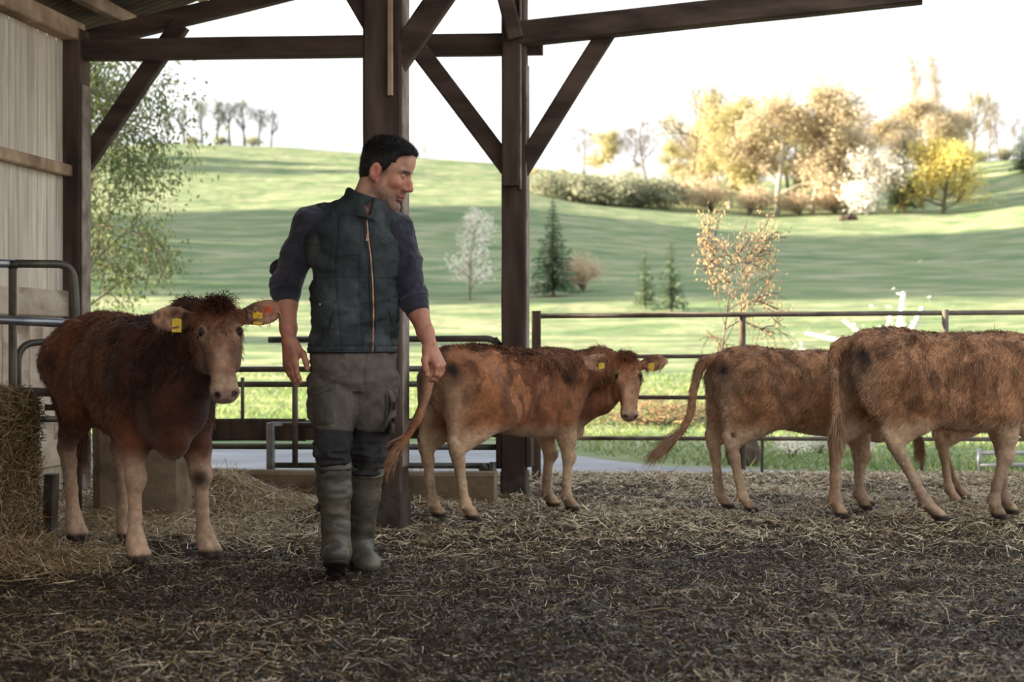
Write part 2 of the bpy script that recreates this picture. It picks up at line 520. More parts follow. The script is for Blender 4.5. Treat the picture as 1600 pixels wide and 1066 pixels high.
def strips(n, X, Y, length, width, ang, lift, cols, bend=.25, zf=floor_z, z0=0.004):
    """thin bent straw strips lying on the ground: 6 verts each"""
    n = len(X); L = length; th = ang
    dx, dy = np.cos(th), np.sin(th); px, py = -dy, dx
    v = np.zeros((n, 6, 3))
    b = RNG.normal(0, bend, n) * L
    for k, t in enumerate((-.5, 0, .5)):
        cx = X + dx*L*t + (px*b if k == 1 else 0); cy = Y + dy*L*t + (py*b if k == 1 else 0)
        cz = zf(cx, cy) + z0 + np.abs(RNG.normal(0, lift, n)) * L
        w = width * (1 if k == 1 else .6) * .5
        tilt = RNG.uniform(-1, 1, n)
        v[:, 2*k] = np.stack([cx - px*w, cy - py*w, cz - w*tilt], 1)
        v[:, 2*k+1] = np.stack([cx + px*w, cy + py*w, cz + w*tilt], 1)
    i = np.arange(n)[:, None] * 6
    f = np.concatenate([i + np.array((0, 2, 3, 1)), i + np.array((2, 4, 5, 3))])
    return v.reshape(-1, 3), f, np.repeat(cols, 6, axis=0)


def litter(n, near, far, lmin, lmax, wmin, wmax, palette, probs, power=1.0, xr=(-.36, .36), lift=.10, mask=None):
    t = RNG.uniform(0, 1, n)**power
    Y = near + (far - near) * t
    X = RNG.uniform(xr[0], xr[1], n) * (Y + .6)
    if mask is not None:
        m = RNG.uniform(0, 1, n) < mask(X, Y); X, Y = X[m], Y[m]; n = len(X)
    pal = np.array([lin(*c) for c in palette]); c = pal[RNG.choice(len(pal), n, p=probs)] * RNG.uniform(.75, 1.2, (n, 1))
    L = RNG.uniform(0, 1, n)**2.2 * (lmax - lmin) + lmin
    return strips(n, X, Y, L, RNG.uniform(wmin, wmax, n), RNG.uniform(0, np.pi, n), lift, c)


def pack(parts):
    v, f, c, o = [], [], [], 0
    for a, b, d in parts: v.append(a); f.append(b + o); c.append(d); o += len(a)
    return np.concatenate(v), np.concatenate(f), np.concatenate(c)


DARK = [(46, 35, 24), (70, 54, 37), (104, 83, 58), (138, 113, 82)]
STRAW = [(146, 120, 84), (184, 158, 118), (214, 190, 150), (236, 218, 184)]
patch = lambda X, Y: np.clip(.45 + 1.1 * n2(X, Y, 1.1, 3, 3.), .05, 1)
lit = [litter(120000, 3.9, 11.7, .012, .055, .0022, .0075, DARK, (.35, .35, .2, .1), 1.0, lift=.22),
       litter(60000, 3.9, 11.7, .015, .08, .0014, .0034, STRAW, (.42, .33, .18, .07), .95, lift=.2, mask=patch),
       litter(3200, 3.9, 8.4, .08, .26, .0018, .0036, STRAW, (.35, .35, .2, .1), 1.2, lift=.07, mask=patch),
       litter(90000, 7.2, 11.75, .02, .12, .003, .006, STRAW, (.10, .26, .36, .28), .7, lift=.18, mask=lambda X, Y: np.clip((Y - 7.2)/2.2, 0, 1)*np.clip(.7+1.2*n2(X, Y, 1.3, 3), .2, 1))]  # more and paler straw toward the back paints in the skylight there
# heap by the kerb and hay around the bale
def blob(n, cx, cy, sx, sy, pal, lmax, probs=(.25, .35, .25, .15)):
    X = RNG.normal(cx, sx, n); Y = RNG.normal(cy, sy, n)
    c = np.array([lin(*q) for q in pal])[RNG.choice(4, n, p=probs)] * RNG.uniform(.8, 1.2, (n, 1))
    return strips(n, X, Y, RNG.uniform(.05, lmax, n), RNG.uniform(.002, .005, n), RNG.uniform(0, np.pi, n), .2, c)
lit += [blob(7000, -1.72, 9.7, .33, .25, STRAW, .2), blob(5000, -2.15, 7.2, .22, .22, STRAW, .2, (.5, .3, .15, .05)),
        blob(3500, -1.9, 8.6, .5, .4, STRAW, .2)]
v, f, c = pack(lit)
tag(link('straw_litter', mesh_np('straw_litter', v, f, False, c), M['straw']), 'loose straw and chaff bedding scattered over the dark barn floor', 'straw', kind='stuff')

# ------------------------------------------------------------------ barn: left wall, roof, timber frame
wall_dir = np.array((.135, 1.0, 0)); wall_dir /= np.linalg.norm(wall_dir)
wall_out = np.array((-wall_dir[1], wall_dir[0], 0))
C0 = np.array((-2.87, 10.88, 0))                     # foot of the corner post


def wall_at(s, z, off=0.0):
    """point on the wall, s metres before the corner post"""
    p = C0 - wall_dir * s + wall_out * off; p[2] = z; return p


wall = empty('wall_left', tuple(C0)); tag(wall, kind='structure')
pl_mesh = {}
for j in range(90):
    s = .085 + .1405 * j + .07
    key = j % 7
    if key not in pl_mesh:
        sh = Shape(); w = .131
        sh.bar((0, 0, .0), (0, 0, 2.93), w, .022, up=wall_out, bev=.004)
        o = sh.build('plank', M['plank'], wall); pl_mesh[key] = o.data
    else:
        o = link('plank', pl_mesh[key], None, wall)
    p = wall_at(s, 0, .03 + RNG.normal(0, .003)) - C0
    o.location = p
for nm, za, h, w, off in (('girt', 2.06, .075, .06, -.02), ('top_plate', 2.965, .12, .12, -.03), ('bump_board', 1.20, .17, .03, -.01), ('bump_board', .55, .17, .03, -.01), ('bump_board', .25, .17, .03, -.01)):
    sh = Shape()
    sh.bar(wall_at(.02, za, off) - C0, wall_at(12.5, za, off) - C0, w, h, bev=.008)
    sh.build(nm, M['pale_wood'] if nm != 'bump_board' else M['dirty_board'], wall)
sh = Shape(); sh.bar(wall_at(-.02, 0, .075) - C0, wall_at(12.6, 0, .075) - C0, .02, 2.9*2, bev=.002); sh.build('sun_gap_stop', M['old_wood'], wall)  # unseen board added behind the planks to block sun through the gaps
# wall boarding stands inside the girt line at the stall end
for k, (zt, zb) in enumerate(((1.10, .05),)):
    for j in range(6):
        s = .12 + .19*j + .09
        sh = Shape(); sh.bar(wall_at(s, zb, .006) - C0, wall_at(s, zt, .006) - C0, .18, .02, up=wall_out, bev=.004)
        sh.build('stall_board', M['dirty_board'], wall)

frame_dir = np.array((.9909, -.135, 0)); frame_n = np.array((.135, .9909, 0))
POST2 = np.array((.018, 10.5, 0))


def post(name, foot, size, ztop, label, pieces=(), plinth=None, light_face=None, up=frame_n):
    root = empty(name, tuple(foot), label=label, cat='post')
    zb = 0.0
    if plinth:
        sh = Shape(); sh.bar((0, 0, -.05), (0, 0, plinth[1]), plinth[0], plinth[0], up=up, bev=.012, jit=0)
        sh.build('plinth', M['plinth'], root); zb = plinth[1]
    sh = Shape(); sh.bar((0, 0, zb), (0, 0, ztop), size, size, up=up, bev=.010, jit=.0015)
    sh.build('timber', M['old_wood'], root)
    for (nm, dx, dy, w, d, z0, z1, m) in pieces:
        c = frame_dir*dx + frame_n*dy
        sh = Shape(); sh.bar(c + (0, 0, z0), c + (0, 0, z1), w, d, up=up, bev=.006, jit=.0006)
        sh.build(nm, M[m], root)
    return root


zpx = lambda py, Y: CAM_H - (py - 533) / FOCAL * Y
PM = np.array((-.665, 8.80, 0))
post('timber_post', PM, .205, 4.0, 'tall dark square timber post standing behind the man', plinth=(.225, .17),
     pieces=(('board_or_lit_strip', .045, -.112, .030, .02, zpx(150, 8.7), 3.9, 'pale_wood'), ('board_or_lit_strip', .10, .0, .018, .16, .3, 3.95, 'lit_wood'),  # second strip paints daylight onto the post's right side
             ('side_board', -.03, -.115, .13, .025, .22, .95, 'old_wood')))
post('timber_post', POST2, .150, 4.0, 'timber post with a sistered front board, behind the red-brown calf', plinth=(.165, .14),
     pieces=(('sister_board', -.012, -.095, .105, .045, zpx(290, 10.4), zpx(48, 10.4), 'old_wood'), ('board_or_lit_strip', .048, -.088, .012, .05, zpx(296, 10.4), 3.4, 'lit_wood'),  # thin grey strip paints the lit edge of the front board
             ('packer', -.095, 0, .035, .13, .17, .45, 'old_wood'), ('packer', .095, 0, .035, .13, .17, .45, 'old_wood'),
             ('board_or_lit_strip', .079, 0, .012, .13, .5, 2.7, 'lit_wood')))  # grey strip as painted light along the right side
post('timber_post', C0 + (.0, -.04, 0), .185, 2.98, 'dark corner post at the end of the plank wall',
     pieces=(('board_or_lit_strip', .099, .0, .014, .14, .0, 2.62, 'lit_wood'),))  # pale strip paints the lit right face of the corner post


def timber(name, p0, p1, w, h, label, m='beam_wood', cat='beam', up=(0, 0, 1)):
    """beam between two world points, its object placed at the first"""
    p0 = np.asarray(p0); p1 = np.asarray(p1)
    sh = Shape(); sh.bar((0, 0, 0), p1 - p0, w, h, up=up, bev=.010, jit=.0012)
    o = sh.build(name, M[m], None, loc=tuple(p0))
    return tag(o, label, cat)


def fr(px, py, dn=0.0):
    """point of the rear frame's plane under a pixel, dn metres behind it"""
    k = (px - 800) / FOCAL
    Y = (POST2 @ frame_n + dn) / (k*frame_n[0] + frame_n[1])
    return spot(px, py, Y)


timber('tie_beam', fr(120, 79, -.05), fr(848, 69, .09), .10, .135, 'long level dark tie beam running from the corner post to the second post')
timber('rafter', fr(112, 69, .14), fr(1000, -148, .14), .10, .118, 'dark sloping rafter rising from the corner post under the sheet roof')
timber('brace', fr(112, 285, .08), fr(283, 38, .08), .10, .115, 'diagonal brace rising from the corner post at the left', cat='brace', up=(-1, 0, 1))
timber('brace', fr(806, 278, .02), fr(655, 78, .02), .09, .115, 'diagonal brace leaning left from the second post to the tie beam', cat='brace', up=(1, 0, 1))
timber('brace', fr(806, 278, -.02), fr(955, 40, -.02), .09, .115, 'diagonal brace leaning right from the second post', cat='brace', up=(-1, 0, 1))
timber('roof_beam', spot(800, 55, 10.45), spot(1440, -14, 9.9), .12, .150, 'heavy dark beam rising from the second post to the upper right')
timber('brace', spot(604, 120, 8.78), spot(728, -60, 8.6), .09, .13, 'short diagonal brace rising right from the post behind the man', cat='brace', up=(-1, 0, 1))
timber('brace', spot(600, 65, 8.78), spot(530, -55, 8.85), .09, .12, 'cut-off brace rising left near the top of the post behind the man', cat='brace', up=(1, 0, 1))
timber('brace', spot(606, 30, 8.95), spot(668, -60, 9.4), .06, .06, 'thin brace behind the top of the post behind the man', cat='brace', up=(-1, 0, 1))
timber('brace', fr(806, 60, -.16), fr(775, -60, -.16), .06, .10, 'short prop leaning at the top of the second post', cat='brace', up=(1, 0, 1))

# roof: corrugated sheets of the open-sided lean-to, rising from the wall; right end cut short to let skylight in
SL = math.tan(math.radians(18.5))
EAVE = 3.115
s0 = np.linspace(-.35, 5.6, 5)


def roof_sheet(y0, y1, left=True):
    nx = 40; ny = int((y1 - y0) / .018)
    u = np.linspace(-.35, 3.9, nx) if left else np.linspace(5.4, 11.2, nx)
    w = np.linspace(y0, y1, ny)
    U, W = np.meshgrid(u, w, indexing='ij')
    base = C0 + U[..., None]*frame_dir + (W[..., None])*wall_dir
    z = EAVE + SL*np.minimum(U, 10.8 - U) + .017*np.sin(2*np.pi*W/.090)
    base[..., 2] = z
    I = (np.arange(nx-1)[:, None]*ny + np.arange(ny-1)[None]).ravel()
    f = np.stack([I, I+ny, I+ny+1, I+1], 1)
    return base.reshape(-1, 3), f


roof = empty('roof', tuple(C0)); tag(roof, kind='structure')
for y0 in np.arange(-1.62*7 + .66, .0, 1.62):
    for lf in (True,):
        v, f = roof_sheet(y0, y0 + 1.68, lf)
        o = link('roof_sheet', mesh_np('roof_sheet', v - C0, f, True), M['sheet'], roof)
        o.location.z = .006 * (int(y0 * 10) % 2)
for k in range(8):                                     # purlins under the sheets
    u = .24 + .50*k
    z = EAVE + SL*min(u, 10.8-u) - .075
    a = u*frame_dir - 10.6*wall_dir; b = u*frame_dir + .42*wall_dir
    sh = Shape(); sh.bar(a + (0, 0, z), b + (0, 0, z), .07, .09, bev=.006)
    sh.build('purlin', M['pale_wood'], roof)

# ------------------------------------------------------------------ gates at the left
hay_gate = empty('yard_gate', (-2.2, 8.3, 0), label='tubular steel gate with rounded top corner standing in front of the plank wall', cat='gate')
def lp(px, py, Y): return spot(px, py, Y) - np.array((-2.2, 8.3, 0))
R = .021
Shape().tube(arc_path([lp(20, 412, 8.35), lp(114, 413, 8.55), lp(119, 480, 8.55), lp(122, 800, 8.55)], .09), R).build('top_rail', M['gate_dark'], hay_gate, True)
Shape().tube([lp(20, 408, 8.35), lp(20, 850, 8.30)], R).build('upright', M['gate_dark'], hay_gate, True)
Shape().tube([lp(-90, 411, 8.25), lp(24, 412, 8.35)], R*1.02).build('hinge_tube', M['galv'], hay_gate, True)
Shape().tube([lp(20, 408, 8.35), lp(20, 419, 8.35)], R*1.35).build('collar', M['screw'], hay_gate, True)
Shape().tube(arc_path([lp(28, 840, 8.4), lp(28, 537, 8.4), lp(130, 531, 8.7)], .1), .018).build('inner_hoop', M['gate_dark'], hay_gate, True)
Shape().tube([lp(20, 655, 8.35), lp(118, 655, 8.55)], .016).build('lower_rail', M['gate_dark'], hay_gate, True)
g2 = empty('steel_barrier', (-2.3, 8.0, 0), label='pair of bright galvanised rails crossing behind the hay bale and left cow', cat='barrier')
for (a, b) in (((-100, 494), (150, 508)), ((-100, 610), (150, 614))):
    Shape().tube([spot(*a, 8.0) - (-2.3, 8.0, 0), spot(*b, 8.22) - (-2.3, 8.0, 0)], .0225).build('rail', M['galv'], g2, True)
sh = Shape(); p = spot(76, 640, 8.26) - (-2.3, 8.0, 0)
sh.bar((p[0], p[1], -.02), (p[0], p[1], .74), .045, .045, bev=.004); sh.build('post', M['gate_dark'], g2)
sh = Shape(); sh.bar((p[0]+.005, p[1], .0), (p[0]+.015, p[1], .30), .085, .06, bev=.012); sh.build('foot', M['gate_dark'], g2)
sh = Shape(); sh.bar((p[0]-.02, p[1], .63), (p[0]+.45, p[1]+.1, .63), .03, .03); sh.build('bracket', M['gate_dark'], g2)

# concrete block behind the cow, feed kerb, feed board
sh = Shape(); sh.bar(spot(224, 806, 9.25), spot(224, 655, 9.25), .52, .22, up=(0, 1, 0), bev=.05, jit=.006)
tag(sh.build('concrete_block', M['concrete'], None), 'low rough concrete block on the floor behind the left cow', 'block')
sh = Shape(); a = fr(300, 760, -.35); b = fr(775, 760, -.35); a[2] = b[2] = .06
sh.bar(a, b, .16, .20, bev=.02, jit=.004)
tag(sh.build('concrete_kerb', M['concrete'], None), 'low concrete kerb along the foot of the feed barrier', 'kerb')

# feed barrier behind the man
fb_o = np.array((-1.0, 10.6, 0))
fb = empty('feed_barrier', tuple(fb_o), label='tubular feed barrier of stacked rails between the left cow and the second post', cat='barrier')
def tube_px(pts, rad, nm, m='gate_dark', dn=0.0, r=.06, parent=None, org=fb_o):
    P3 = [fr(x, y, dn) - org for x, y in pts]
    if len(P3) > 2: P3 = arc_path(P3, r)
    return Shape().tube(P3, rad).build(nm, M[m], parent or fb, True)
tube_px([(420, 531), (772, 529), (781, 541), (783, 700)], .021, 'top_rail')
for y0, y1 in ((578, 576), (601, 600), (664, 663), (697, 699), (727, 728)):
    tube_px([(150, y0), (783, y1)] if y0 < 650 or y0 == 697 else [(424, y0), (783, y1)], .019, 'rail')
tube_px([(461, 530), (461, 730)], .019, 'upright', 'fence_rail', -.02)
tube_px([(379, 590), (379, 660)], .012, 'upright', 'fence_rail', -.02)
tube_px([(150, 640), (150, 800)], .02, 'upright')
tube_px([(770, 722), (772, 784)], .022, 'upright', 'gate_dark', -.1)
sh = Shape(); a = fr(423, 661, -.10) - fb_o; b = fr(423, 742, -.10) - fb_o; sh.bar(a, b, .05, .04, up=frame_n, bev=.006); sh.build('flat_post', M['galv'], fb)
sh = Shape(); sh.bar(fr(423, 663, -.10) - fb_o, fr(440, 663, -.06) - fb_o, .03, .03); sh.build('bracket', M['galv'], fb)
sh = Shape(); sh.bar(fr(752, 728, -.05) - fb_o, fr(772, 752, -.08) - fb_o, .035, .05); sh.build('corner_plate', M['gate_dark'], fb)
sh = Shape(); sh.bar(fr(302, 673, .12), fr(478, 671, .12), .04, .145, bev=.01, jit=.002)
tag(sh.build('feed_board', M['old_wood'], None), 'thick dark feed board on edge between the left cow and the man', 'board')
sh = Shape(); sh.bar(fr(480, 672, .12), fr(779, 668, .12), .04, .13, bev=.01, jit=.002)
tag(sh.build('feed_board', M['old_wood'], None), 'dark feed board on edge behind the man and the calf with the swinging tail', 'board')

# fence at the right
fo = np.array((2.0, 11.8, 0))
fence = empty('tube_fence', tuple(fo), label='four-rail tubular yard fence behind the cattle on the right', cat='fence')
def fp(px, py, Y=11.8): return spot(px, py, Y) - fo
for y0, y1, x0 in ((494, 487, 838), (557, 556, 838), (621, 622, 838), (685, 687, 900)):
    Shape().tube([fp(x0, y0, 11.75), fp(1760, y1, 11.85)], .018 if y0 < 500 else .015, 8).build('rail', M['fence_rail'], fence, True)
for px, top in ((1160, 488), (1477, 484), (1760, 484)):
    Shape().tube([fp(px, top), (fp(px, 0)[0], 0, -.05)], .024, 8).build('upright', M['fence_rail'], fence, True)
for px, top in ((1192, 640), (1442, 690), (1640, 500)):
    Shape().tube([fp(px, top, 11.85), (fp(px, 0)[0], .05, -.05)], .013, 6).build('stake', M['fence_rail'], fence, True)
sh = Shape(); sh.bar(fp(838, 486, 11.4), (fp(838, 0, 11.4)[0], -.4, 0), .062, .062, bev=.006); sh.build('timber_upright', M['old_wood'], fence)
blue = empty('galvanised_gate', (3.6, 12.2, 0), label='low pale galvanised gate seen under the nearest right cow', cat='gate')
for py in (708, 727):
    Shape().tube([spot(1530, py, 12.2) - (3.6, 12.2, 0), spot(1800, py, 12.2) - (3.6, 12.2, 0)], .016, 8).build('rail', M['galv'], blue, True)
for px in (1530, 1800):
    p = spot(px, 700, 12.2) - (3.6, 12.2, 0); Shape().tube([(p[0], 0, .0), (p[0], 0, .17)], .016, 8).build('upright', M['galv'], blue, True)

# ------------------------------------------------------------------ hay bale
def hay_bale():
    root = empty('hay_bale', (-2.72, 7.55, 0), rz=-.10, label='big square hay bale with ragged stems at the left edge', cat='bale')
    sx, sy, sz = .44, .36, .70
    f = Field()
    def box(P):
        q = np.abs(P - (0, 0, sz/2)) - np.array((sx, sy, sz/2)) + .05
        return np.linalg.norm(np.maximum(q, 0), axis=1) + np.minimum(q.max(1), 0) - .05 + .035*fbm(P*6, 3)
    f.func(box, (-sx-.05, -sy-.05, -.02), (sx+.05, sy+.05, sz+.05))
    me = f.mesh('core', .022, zmin=-.01)
    core = link('core', me, M['bale'], root)
    # ragged stems on every face
    nv = len(me.vertices); co = np.empty(nv*3, np.float32); no = np.empty(nv*3, np.float32)
    me.vertices.foreach_get('co', co); me.vertices.foreach_get('normal', no); co = co.reshape(-1, 3); no = no.reshape(-1, 3)
    n = 30000; i = RNG.integers(0, nv, n); p = co[i]; nn = no[i]
    t = RNG.normal(0, 1, (n, 3)); t -= nn*(t*nn).sum(1)[:, None]; t[:, 0] *= 1.3; t[:, 2] *= .8; t /= np.linalg.norm(t, axis=1)[:, None]
    L = RNG.uniform(.03, .16, n); W = RNG.uniform(.002, .005, n); out = np.abs(RNG.normal(0, .016, n))
    side = np.cross(nn, t)
    v = np.zeros((n, 6, 3)); bend = RNG.normal(0, .22, n)*L
    for k, s in enumerate((-.5, 0, .5)):
        c = p + t*(L*s)[:, None] + nn*(out + (.004 if k == 1 else np.abs(RNG.normal(0, .018, n))))[:, None] + side*(bend if k == 1 else 0*bend)[:, None]
        tw = RNG.uniform(-.8, .8, (n, 1))
        v[:, 2*k] = c - (side + nn*tw)*W[:, None]*.5; v[:, 2*k+1] = c + (side + nn*tw)*W[:, None]*.5
    b = np.arange(n)[:, None]*6
    f = np.concatenate([b + np.array((0, 2, 3, 1)), b + np.array((2, 4, 5, 3))])
    pal = np.array([lin(*q) for q in ((110, 84, 54), (142, 112, 74), (172, 142, 100), (198, 172, 130))])
    c = pal[RNG.choice(4, n, p=(.3, .35, .25, .1))]*RNG.uniform(.75, 1.2, (n, 1))
    o = link('loose_stems', mesh_np('loose_stems', v.reshape(-1, 3), f, False, np.repeat(c, 6, axis=0)), M['straw'], root); tag(o, kind='stuff')
    for y in (-.2, .2):
        s = Shape(); s.tube([(-.455, y, .02), (-.46, y, sz), (.46, y, sz+.005), (.46, y, .02)], .004, 6); s.build('twine', M['pale_wood'], root, True)
hay_bale()

# ------------------------------------------------------------------ trees
def leaf_mat(name, c1, c2, trans=.45):
    return mat(name, c1, c2, .8, .35, trans=trans, spec=.1, contrast=(.3, .7), rnd=.06)


M['bark'] = mat('grey brown bark', lin(92, 80, 70), lin(128, 112, 98), .9, 3)
M['bark_pale'] = mat('pale silvery bark', lin(150, 140, 130), lin(180, 168, 156), .9, 3)
M['bark_ivy'] = mat('ivy clad bark', lin(96, 100, 92), lin(128, 128, 120), .9, 2)
M['lf_tan'] = leaf_mat('tan budding leaves', lin(188, 172, 144), lin(212, 198, 170))
M['lf_olive'] = leaf_mat('yellow green budding leaves', lin(174, 168, 124), lin(204, 194, 150))
M['lf_green'] = leaf_mat('fresh green leaves', lin(90, 104, 68), lin(128, 136, 96), .3)
M['lf_yellow'] = leaf_mat('bright yellow leaves', lin(238, 218, 124), lin(248, 234, 160), .6)
M['lf_white'] = leaf_mat('white blossom', lin(232, 226, 214), lin(246, 242, 236), .3)
M['lf_pink'] = leaf_mat('dry rosy twigs', lin(196, 176, 150), lin(216, 198, 172))
M['lf_fir'] = leaf_mat('hazed spruce needles', lin(98, 116, 96), lin(128, 144, 114), .25)  # needle green lightened to put distance haze into the colour
M['lf_hedge'] = leaf_mat('grey green hedge leaves', lin(146, 150, 128), lin(176, 174, 150), .4)
M['lf_orange'] = leaf_mat('orange young leaves', lin(190, 158, 118), lin(208, 178, 138))


def rot_about(d, ang, rng):
    """unit vector tilted from d by ang in a random direction"""
    r = rng.normal(0, 1, 3); r -= d*(r@d); r /= np.linalg.norm(r)
    return d*math.cos(ang) + r*math.sin(ang)


def grow(seed, H, r0, kind='round', levels=3, n1=14, crown0=.3, spread=.42, up=.35, droop=0.0, twig=1.0):
    """recursive branching; returns tube paths and twig points"""
    rng = np.random.default_rng(seed); tubes, tips = [], []
    def branch(p, d, L, r, lev):
        k = 5 if lev == 0 else 4
        pts = [p]; q = p; dd = d.copy()
        for i in range(k):
            dd = dd + rng.normal(0, .05 if lev == 0 else .16, 3) + np.array((0, 0, (up*.25 if lev else .05) - (droop*.5 if lev > 1 else 0)))
            dd /= np.linalg.norm(dd); q = q + dd*L/k; pts.append(q)
        pts = np.array(pts)
        tubes.append((pts, np.linspace(r, r*(.35 if lev == 0 else .3), k+1), lev))
        if lev >= levels - 1:
            tips.extend(pts[1:])
        if lev < levels:
            n = n1 if lev == 0 else (6 if lev == 1 else 4)
            for j in range(n):
                t = (crown0 + (1-crown0)*(j+rng.uniform(.2, .9))/n) if lev == 0 else rng.uniform(.3, 1)
                f = t*k; i = min(int(f), k-1); a = pts[i] + (pts[i+1]-pts[i])*(f-i)
                tang = (pts[i+1]-pts[i]); tang /= np.linalg.norm(tang)
                if lev == 0:
                    s = (t-crown0)/(1-crown0)
                    prof = dict(round=math.sin(math.pi*min(.94, .28+.70*s)), tall=.55+.3*math.sin(math.pi*s), column=.30, wide=1-.45*s)[kind]
                    ang = rng.uniform(.75, 1.15) if kind != 'column' else rng.uniform(.25, .45)
                    ll = H*spread*prof*rng.uniform(.75, 1.1)
                else:
                    ang = rng.uniform(.4, .95); ll = L*rng.uniform(.4, .62)
                branch(a, rot_about(tang, ang, rng), ll, max(r*(1-.6*t)*.5, .006), lev+1)
    branch(np.zeros(3), np.array((0, 0, 1.0)), H*.93, r0, 0)
    return tubes, np.array(tips), rng


def tubes_mesh(tubes, minr=0.0, sides=(7, 5, 4, 3)):
    s = Shape()
    for pts, rad, lev in tubes:
        s.tube(pts, np.maximum(rad, minr), sides[min(lev, 3)], cap=False)
    return s


def leaf_quads(c, size, rng, flat=0.0):
    n = len(c)
    a = rng.normal(0, 1, (n, 3)); a[:, 2] *= (1-flat); a /= np.linalg.norm(a, axis=1)[:, None]
    b = rng.normal(0, 1, (n, 3)); b -= a*(a*b).sum(1)[:, None]; b /= np.linalg.norm(b, axis=1)[:, None]
    s = size*rng.uniform(.6, 1.3, (n, 1))
    v = np.stack([c - a*s, c + b*s*.45, c + a*s, c - b*s*.45], 1).reshape(-1, 3)
    return v, np.arange(n*4).reshape(-1, 4)


TREE_KINDS = {}


def tree_kind(key, bark, leaf, H, r0, nleaf, lsize, lspread, minr=.02, seed=1, **kw):
    tubes, tips, rng = grow(seed, H, r0, **kw)
    sh = tubes_mesh(tubes, minr); faces = []
    if sh.f4: faces.append(np.concatenate(sh.f4))
    tm = mesh_np('trunk', np.concatenate(sh.v), faces, True, None, M[bark])
    lm = None
    if nleaf:
        c = tips[rng.integers(0, len(tips), nleaf)] + rng.normal(0, lspread, (nleaf, 3))
        v, f = leaf_quads(c, lsize, rng)
        lm = mesh_np('foliage', v, f, False, None, M[leaf])
    TREE_KINDS[key] = (tm, lm, H)


def conifer_kind(key, H, R, seed):
    rng = np.random.default_rng(seed); s = Shape(); s.tube([(0, 0, 0), (0, 0, H)], [H*.02, .01], 6)
    tm_f = np.concatenate(s.f4); tv = np.concatenate(s.v)
    tm = mesh_np('trunk', tv, tm_f, True, None, M['bark'])
    cs, ss = [], []
    zs = np.linspace(.10, .985, 26)
    V, F, o = [], [], 0
    for z in zs:
        r = R*(1-z)**.85*rng.uniform(.85, 1.1) + .02*H*(1-z)
        n = int(7 + 9*(1-z))
        for a in rng.uniform(0, 2*np.pi, n):
            L = r*rng.uniform(.75, 1.1); d = np.array((math.cos(a), math.sin(a), 0)); w = np.array((-d[1], d[0], 0))
            for k in range(7):
                t = (k+.6)/7; c = d*L*t + np.array((0, 0, z*H - .30*L*t + .1*L*t*t))
                hw = (.05*H*(1-z*.7))*(1.15-t)*.8; q = rng.normal(0, .012*H, 3)
                V += [c - d*L*.1, c + w*hw + q + (0, 0, -hw*.5), c + d*L*.13, c - w*hw - q + (0, 0, -hw*.5)]
                F.append((o, o+1, o+2, o+3)); o += 4
    lm = mesh_np('foliage', np.array(V), np.array(F), False, None, M['lf_fir'])
    TREE_KINDS[key] = (tm, lm, H)


def shrub_kind(key, leaf, H, R, n, lsize, seed, bark='bark', nb=16):
    rng = np.random.default_rng(seed); s = Shape(); tips = []
    for k in range(nb):
        a = rng.uniform(0, 2*np.pi); e = rng.uniform(.1, 1.0)
        tip = np.array((math.cos(a)*R*e, math.sin(a)*R*e, H*rng.uniform(.6, 1.0)*(1.05-.45*e)))
        mid = tip*.5 + rng.normal(0, .06*R, 3); mid[2] = abs(mid[2]) + .1*H
        pts = np.array([(0, 0, 0), mid*.6, mid, tip]); s.tube(pts, np.array((.02, .012, .01, .005))*H*(2.8 if bark == 'white_bark' else 1), 4, cap=False); tips += [mid, (mid+tip)/2, tip]
    tm = mesh_np('stems', np.concatenate(s.v), np.concatenate(s.f4), True, None, M[bark])
    tips = np.array(tips); c = tips[rng.integers(0, len(tips), n)] + rng.normal(0, .16*min(H, R), (n, 3)); c[:, 2] = np.abs(c[:, 2])
    v, f = leaf_quads(c, lsize, rng)
    TREE_KINDS[key] = (tm, mesh_np('foliage', v, f, False, None, M[leaf]), H)


tree_kind('tan1', 'bark_pale', 'lf_tan', 15, .28, 9000, .22, .6, minr=.035, seed=3, kind='tall', spread=.30, crown0=.2)
tree_kind('tan2', 'bark_pale', 'lf_tan', 15, .30, 11000, .22, .65, minr=.035, seed=4, kind='round', spread=.36, crown0=.16)
tree_kind('tan3', 'bark_pale', 'lf_olive', 15, .30, 9500, .22, .65, minr=.035, seed=5, kind='tall', spread=.32, crown0=.12)
tree_kind('olive', 'bark', 'lf_olive', 15, .40, 2600, .20, .5, minr=.045, seed=6, kind='round', spread=.46, crown0=.22)
tree_kind('bare1', 'bark', None, 14, .26, 0, 0, 0, minr=.03, seed=8, kind='tall', spread=.34, crown0=.25)
tree_kind('bare2', 'bark_pale', 'lf_tan', 15, .24, 900, .15, .4, minr=.03, seed=9, kind='tall', spread=.28, crown0=.2)
tree_kind('ridge1', 'bark_ivy', None, 14, .55, 0, 0, 0, minr=.05, seed=21, kind='tall', spread=.36, crown0=.3, n1=16)
tree_kind('ridge2', 'bark_ivy', None, 14, .65, 0, 0, 0, minr=.05, seed=22, kind='round', spread=.42, crown0=.35, n1=16)
tree_kind('poplar', 'bark_pale', 'lf_tan', 20, .20, 1500, .16, .35, minr=.03, seed=10, kind='column', spread=.55, crown0=.1, n1=30)
tree_kind('yellow', 'bark', 'lf_yellow', 8, .20, 9000, .17, .5, minr=.03, seed=12, kind='round', spread=.46, crown0=.03, n1=24, up=.2)
tree_kind('greenbush', 'bark', 'lf_olive', 9, .2, 5000, .2, .5, minr=.03, seed=13, kind='wide', spread=.42, crown0=.08)
tree_kind('blossom', 'bark', 'lf_white', 5, .06, 2600, .075, .18, minr=.012, seed=14, kind='wide', spread=.32, crown0=.08, n1=18, levels=2)
